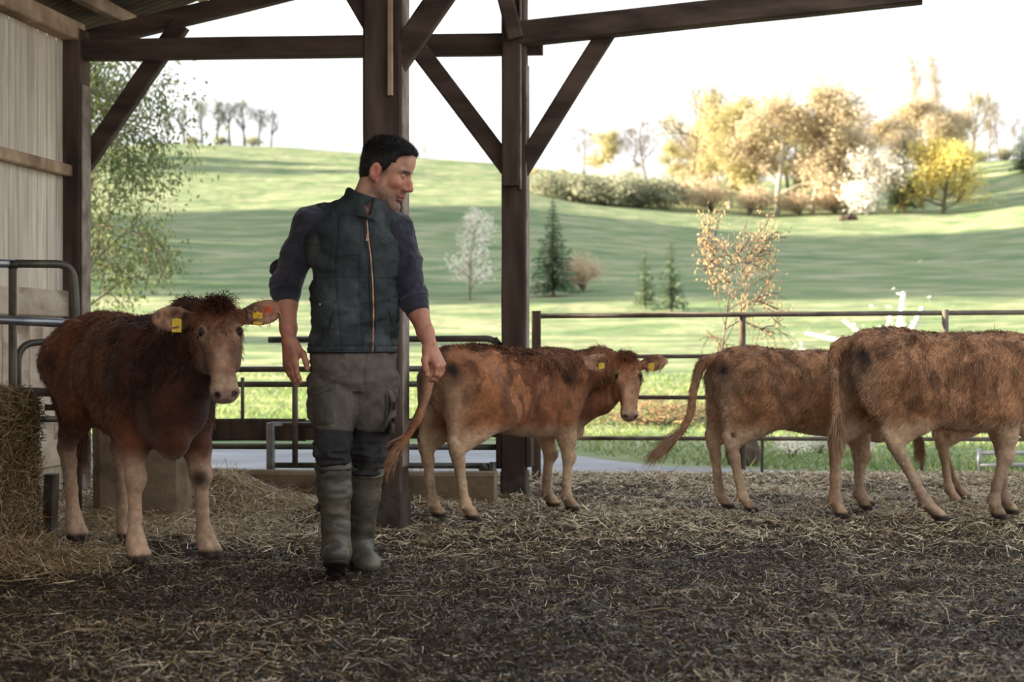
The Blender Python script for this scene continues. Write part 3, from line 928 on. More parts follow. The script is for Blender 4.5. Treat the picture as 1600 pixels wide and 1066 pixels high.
tree_kind('blossom2', 'bark', 'lf_white', 7, .12, 3000, .15, .4, minr=.02, seed=15, kind='round', spread=.5, crown0=.1)
tree_kind('shade', 'bark', 'lf_green', 26, .6, 7000, .75, 1.5, minr=.06, seed=16, kind='round', spread=.40, crown0=.1, n1=20)
tree_kind('orange', 'bark', 'lf_orange', 2.0, .024, 1200, .024, .05, minr=.004, seed=17, kind='wide', spread=.52, crown0=.52, n1=14, up=.05)
tree_kind('near', 'bark', 'lf_green', 5.0, .07, 24000, .046, .17, minr=.006, seed=19, kind='round', spread=.46, crown0=.24, n1=34, droop=.6, up=.1)
conifer_kind('fir1', 6, 1.65, 31); conifer_kind('fir2', 6, 1.3, 32); conifer_kind('fir3', 12, 2.9, 33)
shrub_kind('hedge', 'lf_hedge', 3.0, 3.4, 2600, .18, 41)
shrub_kind('tanshrub', 'lf_pink', 3.0, 2.2, 2000, .14, 42)
shrub_kind('whiteshrub', 'lf_white', 2.4, 2.6, 2200, .14, 43)
shrub_kind('lowwhite', 'lf_white', .55, .42, 900, .022, 44)
M['white_bark'] = mat('white flowering twigs', lin(222, 216, 206), lin(240, 236, 228), .9, 6)
shrub_kind('whitetwigs', 'lf_white', 1.2, .85, 120, .03, 45, bark='white_bark', nb=18)
shrub_kind('weeds', 'lf_orange', .4, .6, 1100, .02, 46, nb=30)


def tree(key, px, base, top, Y, label, name='tree', cat='tree', group=None, rz=None, sx=1.0, zfix=None):
    tm, lm, H = TREE_KINDS[key]
    X = (px-800)/FOCAL*Y
    z = float(ground_z(X, Y)[0]) if zfix is None else zfix
    ztop = CAM_H - (top-533)/FOCAL*Y
    s = max(ztop - z, .2)/(H*.98)
    root = empty(name, (X, Y, z-.02*s), rz=RNG.uniform(0, 6.28) if rz is None else rz, label=label, cat=cat, group=group)
    root.scale = (s*sx, s*sx, s)
    link('stems' if tm.name.startswith('stems') else 'trunk', tm, None, root)
    if lm: link('foliage', lm, None, root)
    return root


RIDGE_TREES = [(262, 176, 'ridge1', 'leftmost slender tree of the bare clump on the hilltop'), (288, 172, 'ridge1', 'second thin bare tree of the hilltop clump, beside the near green tree'),
    (316, 158, 'ridge2', 'tall bare ivy clad tree third from the left on the hilltop'), (338, 164, 'ridge1', 'bare hilltop tree just left of the middle of the clump'),
    (359, 160, 'ridge2', 'broad bare tree in the middle of the hilltop clump'), (382, 164, 'ridge1', 'narrow bare tree right of the middle of the hilltop clump'),
    (404, 170, 'ridge2', 'ivy dark bare tree second from the right on the hilltop'), (424, 180, 'ridge1', 'leaning bare tree at the right end of the hilltop clump')]
for px, top, k, lab in RIDGE_TREES:
    tree(k, px, 228, top, 301, lab, sx=.9 if k == 'ridge1' else .75)
for px, top, lab in ((545, 211, 'faint bare tree on the skyline left of the man'), (640, 214, 'faint bare tree on the skyline right of the man'), (664, 219, 'small faint bare tree on the skyline furthest right of the man')):
    tree('bare2', px, 240, top, 306, lab, sx=1.6)
for k, px in enumerate((300, 345, 395)):
    tree('hedge', px, 228, 214, 304, ('low hedge under the left of the hilltop clump', 'low hedge under the middle of the hilltop clump', 'low hedge under the right end of the hilltop clump')[k], 'hedge_shrub', 'shrub', sx=1.2)

WOOD = [  # kind, px, top, Y, sx, label
    ('greenbush', 937, 214, 262, 1.0, 'yellow green bushy tree at the left end of the wood'),
    ('bare1', 912, 203, 285, 1.2, 'thin bare tree rising behind the yellow green bushy tree'),
    ('bare1', 1010, 192, 262, 1.1, 'bare tree between the yellow green bush and the olive tree'),
    ('olive', 1078, 152, 240, .85, 'large spreading olive tinged tree with bare crown top'),
    ('tan3', 1140, 172, 232, 1.0, 'dense tan budding tree right of the olive tree'),
    ('tan2', 1215, 164, 226, 1.05, 'broadest tan budding tree in the middle of the wood'),
    ('tan1', 1268, 160, 224, 1.1, 'slim tan tree close against the broadest tan tree'),
    ('tan3', 1180, 190, 242, .9, 'shorter tan tree behind the gap of the two broad tan trees'),
    ('bare2', 1310, 150, 240, 1.1, 'thin pale nearly bare tree right of the tan trees'),
    ('bare2', 1345, 138, 236, 1.1, 'tallest pale nearly bare tree left of the white flowering tree'),
    ('blossom2', 1372, 238, 222, 1.0, 'cream flowering tree just left of the dark conifer'),
    ('tan1', 1335, 225, 228, 1.2, 'low tan tree behind the small white bush'),
    ('fir3', 1412, 214, 224, 1.15, 'dark conifer between the flowering tree and the yellow tree'),
    ('yellow', 1474, 230, 222, 1.35, 'round bright yellow tree at the right of the wood'),
    ('tan2', 1445, 160, 270, 1.1, 'big tan tree behind the conifer and the yellow tree'),
    ('tan2', 1490, 178, 275, 1.0, 'tan tree behind the right side of the yellow tree'),
    ('poplar', 1424, 106, 320, .9, 'left one of two pale tall poplars above the wood'),
    ('poplar', 1457, 102, 322, .9, 'right one of two pale tall poplars above the wood'),
    ('olive', 1518, 150, 285, .7, 'greenish half bare tree right of the poplars'),
    ('bare1', 1545, 175, 290, .9, 'bare tree right of the greenish half bare tree'),
    ('bare1', 1562, 168, 292, .8, 'second bare tree from the right edge on the skyline'),
    ('bare1', 1583, 186, 290, .8, 'bare tree on the skyline just left of the dark edge tree'),
    ('fir3', 1598, 196, 262, 1.2, 'dark conifer cut by the right edge of the picture'),
    ('bare1', 985, 205, 270, 1.0, 'faint bare tree left of the gap before the olive tree'),
    ('tan1', 1105, 205, 250, 1.0, 'slim tan tree in the shadow of the olive tree'),
    ('tan3', 1240, 205, 250, 1.3, 'tan tree filling the back of the middle of the wood'),
    ('tan2', 1120, 188, 262, 1.0, 'tan tree behind the first dense tan tree'),
    ('tan3', 1160, 180, 256, 1.1, 'tan tree behind the left edge of the broadest tan tree'),
    ('olive', 1232, 158, 258, .7, 'bare topped tree rising behind the broadest tan tree'),
    ('tan1', 1285, 182, 252, 1.3, 'tan tree behind the slim tan tree'),
    ('bare2', 1325, 170, 262, 1.3, 'pale bare tree behind the tallest pale tree'),
    ('tan2', 1395, 190, 262, 1.0, 'tan tree behind the dark conifer'),
    ('tan3', 1060, 230, 246, 1.1, 'low tan tree under the olive tree'),
    ('tan1', 1300, 230, 232, 1.2, 'low tan tree in front of the thin pale tree'),
]
for k, px, top, Y, sx, lab in WOOD:
    tree(k, px, 0, top, Y, lab, sx=sx*(1.28 if k.startswith('tan') else 1.0))
SHRUBS = [
    ('whiteshrub', 972, 256, 258, 1.1, 'white blossoming bush in front of the hedge left of the wood'),
    ('whiteshrub', 1348, 278, 219, .8, 'small white bush at the foot of the wood'),
    ('hedge', 862, 272, 224, 1.3, 'grey green hedge bush just right of the second post'),
    ('hedge', 905, 276, 222, 1.4, 'hedge bush below the yellow green tree'),
    ('hedge', 950, 280, 222, 1.5, 'dark hedge bush below the white bush'),
    ('hedge', 1000, 278, 224, 1.5, 'dark hedge bush right of the white bush'),
    ('hedge', 1040, 284, 224, 1.3, 'hedge bush at the foot of the olive tree'),
    ('tanshrub', 1072, 268, 234, 1.4, 'tan scrub before the olive tree'),
    ('tanshrub', 1112, 285, 226, 1.3, 'tan scrub between the olive tree and the first tan tree'),
    ('tanshrub', 1170, 290, 222, 1.2, 'tan scrub in front of the shorter tan tree'),
    ('tanshrub', 1250, 296, 221, 1.2, 'tan scrub at the foot of the slim tan tree'),
    ('tanshrub', 1305, 292, 221, 1.2, 'tan scrub below the thin pale tree'),
    ('hedge', 1320, 305, 222, 1.0, 'low green bush below the thin pale tree'),
    ('hedge', 1450, 240, 300, 1.3, 'hedge bush on the skyline behind the yellow tree'),
    ('hedge', 1530, 236, 296, 1.2, 'dark hedge bush under the bare skyline trees'),
    ('hedge', 1572, 232, 296, 1.2, 'dark hedge bush below the last bare skyline trees'),
    ('tanshrub', 912, 395, 96, 1.0, 'round rosy bush beside the tallest young spruce'),
    ('tanshrub', 838, 262, 270, 1.5, 'pale scrub glimpsed right of the brace on the second post'),
    ('tanshrub', 875, 262, 275, 1.5, 'pale scrub behind the hedge near the second post'),
]
for k, px, top, Y, sx, lab in SHRUBS:
    tree(k, px, 0, top, Y, lab, 'shrub', 'shrub', sx=sx)
tree('fir1', 864, 433, 311, 93, 'tallest young spruce on the meadow right of the second post', 'spruce')
tree('fir2', 1008, 455, 384, 84, 'small narrow spruce, left one of the close pair', 'spruce')
tree('fir1', 1049, 460, 374, 82, 'taller spruce, right one of the close pair', 'spruce', sx=.9)
tree('blossom', 735, 428, 339, 92, 'slim white blossoming tree on the meadow left of the second post', sx=1.0)
tree('orange', 1124, 720, 386, 14.2, 'thin young tree with sparse orange leaves on level branches', sx=.62)
tree('whitetwigs', 1408, 520, 455, 30, 'white flowering twiggy bush above the fence rail', 'shrub', 'shrub', sx=1.5)
tree('near', 100, 520, 50, 20, 'leafy green tree with drooping twigs beside the corner post', rz=.4, sx=.68)
tree('lowwhite', 1238, 742, 700, 13.6, 'low white flowering bush behind the middle right cow', 'shrub', 'shrub', sx=1.4)
tree('lowwhite', 1350, 742, 690, 13.8, 'low white flowering bush between the legs of the two right cows', 'shrub', 'shrub')
tree('lowwhite', 1282, 742, 715, 14.2, 'smallest low white bush outside the fence', 'shrub', 'shrub', sx=1.2)
tree('weeds', 1035, 680, 618, 19, 'patch of orange dry weeds beyond the fence', 'weed_clump', 'weeds', sx=2.4)
tree('weeds', 1075, 680, 626, 20, 'smaller patch of orange dry weeds beside the other', 'weed_clump', 'weeds', sx=1.8)
# unseen trees added beyond the plank wall to cast shade bands on the meadow
n = 0
for Y, X, s in ((98, -46, 17), (108, -50, 22), (119, -55, 23), (131, -58, 27), (144, -62, 27), (157, -64, 30), (171, -68, 30), (184, -72, 28), (126, -72, 30), (150, -80, 33), (172, -86, 34), (62, -36, 8), (258, -88, 14), (270, -92, 12)):
    tm, lm, H = TREE_KINDS['shade']
    root = empty('shade_tree', (X, Y, float(ground_z(X, Y)[0])), rz=n*1.3, label='unseen tall broadleaf tree added beyond the plank wall to shade the meadow', cat='tree', group='added shade trees beyond the plank wall')
    root.scale = (s/H,)*3; link('trunk', tm, None, root); link('foliage', lm, None, root); n += 1
for k, (x_, y_) in enumerate(((-6.2, 12.2), (-6.6, 13.6), (-7.0, 15.0), (-7.6, 16.4), (-5.6, 11.2))):  # unseen bushes added outside the wall to cast shade on the yard
    tm, lm, H = TREE_KINDS['hedge']
    root = empty('hedge_shrub', (x_, y_, 0), rz=k*1.7, label='unseen leafy hedge bush added beyond the plank wall to shade the yard', cat='shrub', group='added shade hedge beyond the plank wall')
    root.scale = (.45, .45, .95); link('stems', tm, None, root); link('foliage', lm, None, root)
# stones, stump, marker post
def rock(name, loc, r, label, cat, m='concrete', seed=0):
    f = Field(); f.func(lambda P: np.linalg.norm(P/np.array(r), axis=1)*min(r) - min(r) + .25*min(r)*fbm(P/max(r)*2.2 + seed, 3), -np.array(r)*1.3, np.array(r)*1.3)
    o = link(name, f.mesh(name, max(r)/14, color=None), M[m]); o.location = loc; return tag(o, label, cat)
X = (1326-800)/FOCAL*205; rock('stone', (X, 205, float(ground_z(X, 205)[0])+.15), (1.3, .8, .55), 'dark stone lying on the upper meadow below the wood', 'stone', 'old_wood')
X = (1162-800)/FOCAL*12.9; rock('stump', (X, 12.9, .10), (.13, .12, .17), 'short dark stump outside the fence behind the middle right cow', 'stump', 'old_wood', 3)
X = (888-800)/FOCAL*225; z = float(ground_z(X, 225)[0])
sh = Shape(); sh.bar((0, 0, -.2), (0, 0, 2.0), .35, .35); tag(sh.build('marker_post', M['pale_wood'], None, loc=(X, 225, z)), 'small pale marker post on the meadow below the hedge', 'post')

# meadow tufts close to the yard
n = 46000
t = RNG.uniform(0, 1, n)**1.4; Y = 12.2 + 26*t; X = RNG.uniform(-.34, .36, n)*Y
edge = np.interp(X, [-16, -4, .05, .55, 1.15, 2.2, 4, 8], [17.0, 16.6, 16.1, 14.4, 13.0, 12.35, 12.15, 12.1])
ok = Y > edge; X, Y = X[ok], Y[ok]; n = len(X)
z = ground_z(X, Y); h = RNG.uniform(.03, .08, n)*(1+.6*n2(X, Y, .5, 2)); a = RNG.uniform(0, 6.28, n); w = RNG.uniform(.006, .014, n)*(Y/16)
b = RNG.normal(0, .06, (n, 2))
v = np.stack([np.stack([X-np.cos(a)*w, Y-np.sin(a)*w, z-.01], 1), np.stack([X+np.cos(a)*w, Y+np.sin(a)*w, z-.01], 1), np.stack([X+b[:, 0], Y+b[:, 1], z+h], 1)], 1).reshape(-1, 3)
pal = np.array([lin(116, 138, 82), lin(142, 158, 98), lin(176, 176, 122), lin(106, 128, 76)])
c = np.repeat(pal[RNG.choice(4, n, p=(.35, .35, .15, .15))]*RNG.uniform(.85, 1.15, (n, 1)), 3, axis=0)
M['blade'] = mat('grass blades', (1, 1, 1), None, .8, attr=True, trans=.4)
tag(link('grass', mesh_np('grass', v, np.arange(n*3).reshape(-1, 3), False, c, M['blade']), None), 'short green grass blades growing beyond the concrete yard', 'grass', kind='stuff')
# ------------------------------------------------------------------ cattle
M['hide'] = mat('cattle hide', (.80, .80, .80), (1.15, 1.12, 1.08), .75, 40, attr=True, spec=.2, bump=.004, bscale=110, sheen=.15)
M['fur'] = mat('cattle hair', (.85, .85, .85), (1.1, 1.1, 1.1), .6, 30, attr=True, spec=.25)
M['eye'] = mat('wet dark eye', lin(18, 12, 10), lin(30, 20, 16), .22, 20, spec=.4)
M['ear_tag'] = mat('yellow plastic tag', lin(226, 182, 40), lin(236, 196, 60), .45, 30)
M['tag_print'] = mat('tag print', lin(30, 26, 20), lin(40, 34, 26), .6, 30)
M['hoof'] = mat('dark horn hoof', lin(52, 42, 36), lin(84, 70, 60), .6, 30, (1, 1, 4), .002, 60)
M['nose'] = mat('moist pink grey nose', lin(150, 116, 104), lin(178, 142, 128), .35, 60, bump=.0015, spec=.5)
M['nostril'] = mat('dark nostril', lin(34, 20, 16), lin(48, 30, 24), .6, 30)


def unit(v): v = np.asarray(v, float); return v/np.linalg.norm(v)


def mixc(a, b, t): return a + (b-a)*np.clip(t, 0, 1)[:, None]


def sstep(a, b, x): t = np.clip((x-a)/(b-a), 0, 1); return t*t*(3-2*t)


def ribbons(root_p, nrm, flow, L, W, cols, curl=.15, lift=.35, droop=.15):
    """thin tapering hair strips, 5 verts each"""
    n = len(root_p); t = flow - nrm*(flow*nrm).sum(1)[:, None]
    t /= np.linalg.norm(t, axis=1)[:, None] + 1e-9
    d0 = t + nrm*(lift*RNG.uniform(.4, 1.6, n))[:, None]; d0 /= np.linalg.norm(d0, axis=1)[:, None]
    d1 = t + nrm*(lift*.4) + RNG.normal(0, curl, (n, 3)) + np.array((0, 0, -droop)); d1 /= np.linalg.norm(d1, axis=1)[:, None]
    s = np.cross(nrm, t); s += nrm*RNG.normal(0, .5, (n, 1)); s /= np.linalg.norm(s, axis=1)[:, None]
    a = root_p - nrm*.003; b = a + d0*(L*.5)[:, None]; c = b + d1*(L*.5)[:, None]
    v = np.stack([a - s*W[:, None]*.5, a + s*W[:, None]*.5, b - s*W[:, None]*.38, b + s*W[:, None]*.38, c], 1).reshape(-1, 3)
    i = np.arange(n)[:, None]*5
    return v, [i + np.array((0, 1, 3, 2)), i + np.array((2, 3, 4))], np.repeat(cols, 5, axis=0)


def sample_surface(me, n, weight):
    nv = len(me.vertices); co = np.empty(nv*3, np.float32); no = np.empty(nv*3, np.float32); cl = np.empty(nv*4, np.float32)
    me.vertices.foreach_get('co', co); me.vertices.foreach_get('normal', no); me.attributes['col'].data.foreach_get('color', cl)
    co = co.reshape(-1, 3).astype(float); no = no.reshape(-1, 3).astype(float); cl = cl.reshape(-1, 4)[:, :3].astype(float)
    w = weight(co, no); i = RNG.choice(nv, n, p=w/w.sum())
    return co[i] + RNG.normal(0, .003, (n, 3)), no[i], cl[i]


def calf(loc, rz, S, label, head, shade, legs=None, tail=None, seed=0, nfur=16000, dark_neck=0.0, matted=0.0, vox=.0082, pt=.54, spray=False, pk=.46):
    """one beast: x forward, y left, z up, canonical withers height 1, multiplied by S"""
    legs = legs or {}
    f = Field()
    st = [(-.60, .90, .72, .05), (-.565, .955, .64, .11), (-.50, .985, .58, .155), (-.42, .995, .555, .178), (-.30, 1.0, .535, .19), (-.18, .985, .505, .200), (-.05, .972, .475, .212),
          (.08, .975, .455, .218), (.20, .968, .445, .206), (.30, .960, .445, .183), (.38, .950, .455, .158), (.46, .915, .475, .13), (.53, .86, .52, .095), (.57, .80, .60, .05)]
    I3 = np.eye(3)
    f.loft((0, 0, 0), I3, st, n=2.25, k=.02)
    for s in (-1, 1):
        f.ell((-.285, .165*s, .925), (.06, .035, .045), k=.06)                      # hook bones
        f.ell((-.545, .085*s, .885), (.045, .035, .05), k=.05)                      # pin bones
        f.ell((.335, .135*s, .77), (.085, .06, .18), unitrows((1, 0, -.35), (0, 1, 0)), k=.05)     # shoulder blade
        f.ell((-.40, .125*s, .72), (.17, .085, .20), k=.06)                         # thigh
        f.ell((.50, .07*s, .62), (.07, .06, .10), k=.05)                            # point of shoulder / breast
        f.ell((-.17, .185*s, .70), (.09, .03, .14), k=.05, op='u')
    f.ell((.47, 0, .485), (.10, .055, .075), k=.05)                                  # brisket
    f.ell((.31, 0, .94), (.12, .05, .03), k=.05)                                    # withers
    LEG = {}
    for nm, s, front in (('fl', 1, 1), ('fr', -1, 1), ('hl', 1, 0), ('hr', -1, 0)):
        dx, dy, lift = legs.get(nm, (0, 0, 0))[:3]; bend = legs.get(nm, (0, 0, 0, 0))[3] if len(legs.get(nm, ())) > 3 else 0
        def q(x, y, z):
            w = np.clip(1 - z/.80, 0, 1)
            return np.array((x + dx*w, y*s + dy*w, z + lift*np.clip(1 - z/.55, 0, 1)))
        if front:
            k1 = q(.355 + bend, .118, .335); el = q(.30, .135, .56); ft = q(.345, .116, .105); tp = q(.39, .12, .76)
            f.chain([tp, el, q(.335 + bend*.6, .122, .44), k1], [.100, .070, .050, .041], k=.035)
            f.chain([k1, q(.35 + bend*.7, .117, .30), q(.345, .116, .18), ft], [.040, .029, .0255, .029], k=.015)
            f.ell(q(.362 + bend, .118, .33), (.040, .039, .048), k=.02)
            hx, hy = .345, .116
        else:
            stf = q(-.215, .145, .60); hk = q(-.535, .118, .40); ft = q(-.485, .116, .105)
            f.chain([q(-.38, .125, .78), stf], [.15, .088], k=.05)
            f.chain([stf, q(-.37, .135, .51), hk], [.088, .054, .032], k=.03)
            f.chain([q(-.53, .10, .80), q(-.535, .115, .62), q(-.565, .118, .455)], [.080, .046, .020], k=.04)
            f.ell(q(-.42, .120, .64), (.11, .050, .10), k=.05)
            f.ell(q(-.47, .119, .545), (.075, .034, .075), k=.04)
            f.chain([q(-.568, .118, .462), hk], [.023, .036], k=.02)
            f.chain([hk, q(-.522, .117, .34), q(-.505, .116, .22), ft], [.040, .033, .026, .030], k=.018)
            hx, hy = -.485, .116
        f.ell(ft, (.036, .034, .037), k=.015)
        ft_y = abs(ft[1])
        for c in (-1, 1):
            a = q(hx+.01, hy, .085); a[1] += .014*c; b = q(hx+.045, hy, .035); b[1] += .020*c
            f.cone(a, b, .026, .028, k=.012); tip = q(hx+.075, hy, .018); tip[1] += .017*c
            f.cone(b, tip, .026, .016, k=.012)
            dwc = q(hx-.04, hy, .085); dwc[1] += .02*c; f.cone(dwc, dwc + (-.008, 0, -.010), .0075, .006, k=.010)
        LEG[nm] = (q, ft)
    # head frame
    K = head.get('size', .82)
    po = np.asarray(head['poll'], float); yaw, pit, roll = (math.radians(v) for v in head['ang'])
    hx = np.array((math.cos(yaw)*math.cos(pit), math.sin(yaw)*math.cos(pit), -math.sin(pit)))
    hy = unit(np.cross((0, 0, 1), hx)); hz = np.cross(hx, hy)
    hy, hz = hy*math.cos(roll) + hz*math.sin(roll), hz*math.cos(roll) - hy*math.sin(roll)
    H = np.array((hx, hy, hz)); hp = lambda x, y, z: po + np.array((x, y, z)) @ H * K
    hE = lambda c, r, A=H, k=.03, op='u': f.ell(hp(*c), np.array(r)*K, A, k=k*K, op=op)
    hC = lambda a, b, ra, rb, k=.03, op='u': f.cone(hp(*a), hp(*b), ra*K, rb*K, k=k*K, op=op)
    # neck
    nk = np.array(head.get('neck', (0, 0, .02)))
    nb = hp(.055, 0, -.105)
    top0 = np.array((.34, 0, .79)); mid = (top0 + nb)/2 + nk
    f.chain([np.array((.30, 0, .76)), top0, mid, nb], [.13, .135, .105, .088*K], k=.05)
    thr = hp(.14, 0, -.16)
    low0 = np.array((.44, 0, .60)); lm = (low0 + thr)/2 + nk*.6 + (0, 0, -.03)
    f.chain([low0, lm, thr], [.105, .075, .055*K], k=.05)
    c0 = np.array((.32, 0, .875)); f.chain([c0, (c0 + hp(-.01, 0, -.02))/2 + nk, hp(-.01, 0, -.02)], [.058, .050, .055*K], k=.05)
    hs = np.array([(-.045, -.015, -.10, .045), (-.01, .018, -.14, .078), (.04, .030, -.165, .092), (.09, .028, -.178, .098), (.13, .022, -.185, .100), (.18, .016, -.180, .086), (.23, .012, -.165, .068),
          (.28, .006, -.148, .058), (.33, 0, -.132, .056), (.375, -.003, -.126, .063), (.41, -.010, -.120, .066), (.435, -.022, -.112, .056), (.452, -.045, -.095, .03)])*K
    f.loft(po, H, hs, n=2.5, k=.025*K)
    hE((-.012, 0, .008), (.055, .065, .045), k=.04)                                       # poll
    for s in (-1, 1):
        hE((.122, .076*s, -.006), (.036, .028, .026))                                     # orbit
        hE((.17, .068*s, -.125), (.085, .03, .055), k=.04)                                # cheek
        hC((.16, .058*s, -.01), (.36, .034*s, -.02), .02, .018)                           # nasal ridge
        hE((.418, .036*s, -.042), (.022, .026, .024), k=.02)                              # nostril wing
        hE((.447, .038*s, -.036), (.020, .013, .018), unitrows(hx*.8+hz*.6, hy), k=.005, op='s')   # nostril
        hE((.128, .092*s, .016), (.020, .013, .0135), k=.006, op='s')                     # eye socket
        # ear
        ed = unit(np.array(head['ears'][0 if s > 0 else 1]))                              # in head axes, y outward
        e = np.array((ed[0], ed[1]*s, ed[2])) @ H
        fn = np.asarray(head['earface'][0 if s > 0 else 1], float)
        fn = unit(fn - e*(fn@e)); wd = np.cross(e, fn)
        b0 = hp(.022, .085*s, -.035); KE = K*1.10
        A = np.array((e, wd, fn))
        f.cone(b0, b0 + e*.06*KE, .03*KE, .026*KE, k=.03*K)
        f.ell(b0 + e*.112*KE, np.array((.086, .052, .020))*KE, A, k=.02*K)
        f.ell(b0 + e*.112*KE + fn*.022*KE, np.array((.071, .040, .022))*KE, A, k=.006, op='s')
        head['_ear%d' % s] = (b0, A)
    hC((.455, -.045, -.088), (.455, .045, -.088), .006, .006, k=.012, op='s')             # mouth line
    # tail
    tpts = tail or [(-.585, 0, .93), (-.66, 0, .88), (-.69, 0, .72), (-.68, 0, .55), (-.66, 0, .40)]
    tp = smooth_path(tpts, 24); f.chain(tp, np.linspace(.023, .009, len(tp)), k=.03)
    # folds of skin between thigh and flank, ribs
    def ribs(P):
        m = np.exp(-((P[:, 0]-.02)/.20)**2)*np.exp(-((P[:, 2]-.70)/.14)**2)
        n = fbm(P*5.0 + seed, 3)
        return -.0022*m*np.sin(P[:, 0]*95 + 8*P[:, 2]) - .010*n*(P[:, 2] > .3) - .004*fbm(P*26 + seed, 2)
    f.func(ribs, (-1.5, -1, 0), (1.5, 1, 1.4), 0, 'd')

    base, dark, pale, red = (np.array(lin(*c)) for c in shade)
    muz = np.array(lin(186, 156, 130)); black = np.array(lin(40, 30, 26))
    def color(P):
        x, y, z = P.T; n = fbm(P*4 + seed, 4); nf = fbm(P*14 + seed, 3)
        c = np.repeat(base[None], len(P), 0)
        c = mixc(c, dark, sstep(-.05, .45, n + .3*nf)*.5)
        c = mixc(c, red, sstep(.0, .5, fbm(P*3.1 + 9 + seed, 3) + .25*nf)*.9)
        stk = fbm(np.c_[x*16 + 3*n, y*16, z*5.0 + x*3] + seed, 3)
        c = mixc(c, dark*.8, sstep(.02, .40, stk)*sstep(.45, .65, z)*.75); c = mixc(c, np.minimum(base*1.5, 1), sstep(-.05, -.40, stk)*sstep(.45, .65, z)*.45)
        if dark_neck: c = mixc(c, dark*.62, sstep(.10, .40, x)*sstep(.45, .62, z)*dark_neck*(1-.0*x))
        if matted: c = mixc(c, red*.52, matted*sstep(-.12, .12, nf + .5*n)*np.exp(-((x+.03)/.24)**2)*sstep(.66, .78, z)*(1 - sstep(1.0, 1.05, z)))
        c = mixc(c, pale, (1 - sstep(pt-.32, pt, z + .10*n + .5*np.exp(-(((x-.47)/.10)**2 + (y/.075)**2))))*pk)                       # pale legs
        c = mixc(c, pale, (1 - sstep(pt-.07, pt+.02, z + .03*nf))*(np.abs(x) < .6)*.6)      # belly
        rump = np.exp(-((x+.60)/.10)**2)
        c = mixc(c, pale, rump*sstep(.40, .60, z)*(1-sstep(.76, .90, z))*.5)         # inner thigh
        c = mixc(c, black, np.exp(-(((x+.555)/.042)**2 + ((np.abs(y)-.115)/.075)**2 + ((z-.835)/.075)**2))*1.5)
        for s in (-1, 1): pass
        # mud on shanks and knees
        c = mixc(c, np.array(lin(84, 66, 52)), sstep(.0, .5, fbm(P*np.array((9, 9, 5)) + 3, 3) + .25)*(1 - sstep(.12, .50, z))*(1.0 - .9*pk))
        for nm in ('fl', 'fr'):
            k = LEG[nm][0](.40, .118, .325); c = mixc(c, np.array(lin(70, 56, 44)), np.exp(-((P-k)**2).sum(1)/.03**2)*1.1)
        c = mixc(c, np.array(lin(60, 48, 40)), 1 - sstep(.030, .048, z + .006*nf))      # hooves
        q = (P - po) @ H.T / K; hxq, hyq, hzq = q.T
        inh = (hxq > -.06) & (hxq < .47) & (np.abs(hyq) < .125) & (hzq < .06) & (hzq > -.22)
        hc = mixc(np.repeat((base*.86 + pale*.14)[None], len(P), 0), dark, sstep(.0, .5, nf + n)*.6)
        hc = mixc(hc, base, 1 - sstep(.0, .16, hxq))
        hc = mixc(hc, pale*.85, np.exp(-((hxq-.27)/.06)**2 - (hyq/.03)**2)*.55)
        hc = mixc(hc, dark, np.exp(-((hxq-.24)/.06)**2 - ((np.abs(hyq)-.055)/.02)**2)*.5)
        hc = mixc(hc, muz, sstep(.32, .40, hxq)*.75); hc = mixc(hc, np.array(lin(150, 120, 106)), sstep(.405, .43, hxq)*sstep(-.085, -.06, hzq))
        for s in (-1, 1):
            hc = mixc(hc, np.array(lin(214, 180, 140)), np.exp(-(((hxq-.128)/.044)**2 + ((hyq-.086*s)/.034)**2 + ((hzq-.01)/.034)**2))*.5)
            hc = mixc(hc, np.array(lin(36, 22, 18)), sstep(0, .5, 1.1 - np.sqrt(((hxq-.445)/.028)**2 + ((hyq-.038*s)/.018)**2 + ((hzq+.037)/.022)**2)))
            hc = mixc(hc, np.array(lin(30, 20, 16)), sstep(0, .4, 1 - np.sqrt(((hxq-.128)/.032)**2 + ((hyq-.086*s)/.024)**2 + ((hzq-.014)/.024)**2)))
        c = np.where(inh[:, None], hc, c)
        for s in (-1, 1):
            b0, A = head['_ear%d' % s]; e = (P - b0 - A[0]*.112*K*1.1) @ A.T / (K*1.1)
            m = ((e[:, 0]/.11)**2 + (e[:, 1]/.066)**2 + (e[:, 2]/.03)**2) < 1
            inner = m & (e[:, 2] > -.004)
            nf2 = fbm(P*30, 2)
            c = np.where(m[:, None], mixc(np.repeat((base*.8)[None], len(P), 0), dark, sstep(.02, .05, np.abs(e[:, 1]))*.6), c)
            c = np.where(inner[:, None], mixc(np.repeat(np.array(lin(186, 140, 112))[None], len(P), 0), dark, np.clip(sstep(-.1, .3, nf2)*.6 + .5*np.exp(-((e[:, 0]+.06)/.05)**2), 0, .9)), c)
            if spray and s > 0: c = mixc(c, np.array(lin(226, 84, 30)), inner*np.exp(-(((e[:, 0]-.03)/.024)**2 + ((e[:, 1])/.018)**2))*sstep(-.25, .1, nf2)*.9)
        return c

    root = empty('cow', loc, rz=rz, label=label, cat='cow')
    me = f.mesh('body', vox, zmin=.004, color=color, post=None)
    link('body', me, M['hide'], root)
    # coat
    def wt(P, N):
        w = sstep(.42, .60, P[:, 2]); q = (P - po) @ H.T / K
        w = w*np.where(q[:, 0] > .20, .05, 1) + .12
        top = sstep(.92, 1.0, P[:, 2]); w = w*(1 + .5*top)
        for s in (-1, 1):
            b0, A = head['_ear%d' % s]; w = np.where(np.linalg.norm(P - b0 - A[0]*.12, axis=1) < .1, .3, w)
        return np.where(P[:, 2] < .10, .0, w)
    p, n, c = sample_surface(me, nfur, wt)
    cl = fbm(p*16 + seed, 2)[:, None]; cl2 = fbm(p*16 + 31 + seed, 2)[:, None]
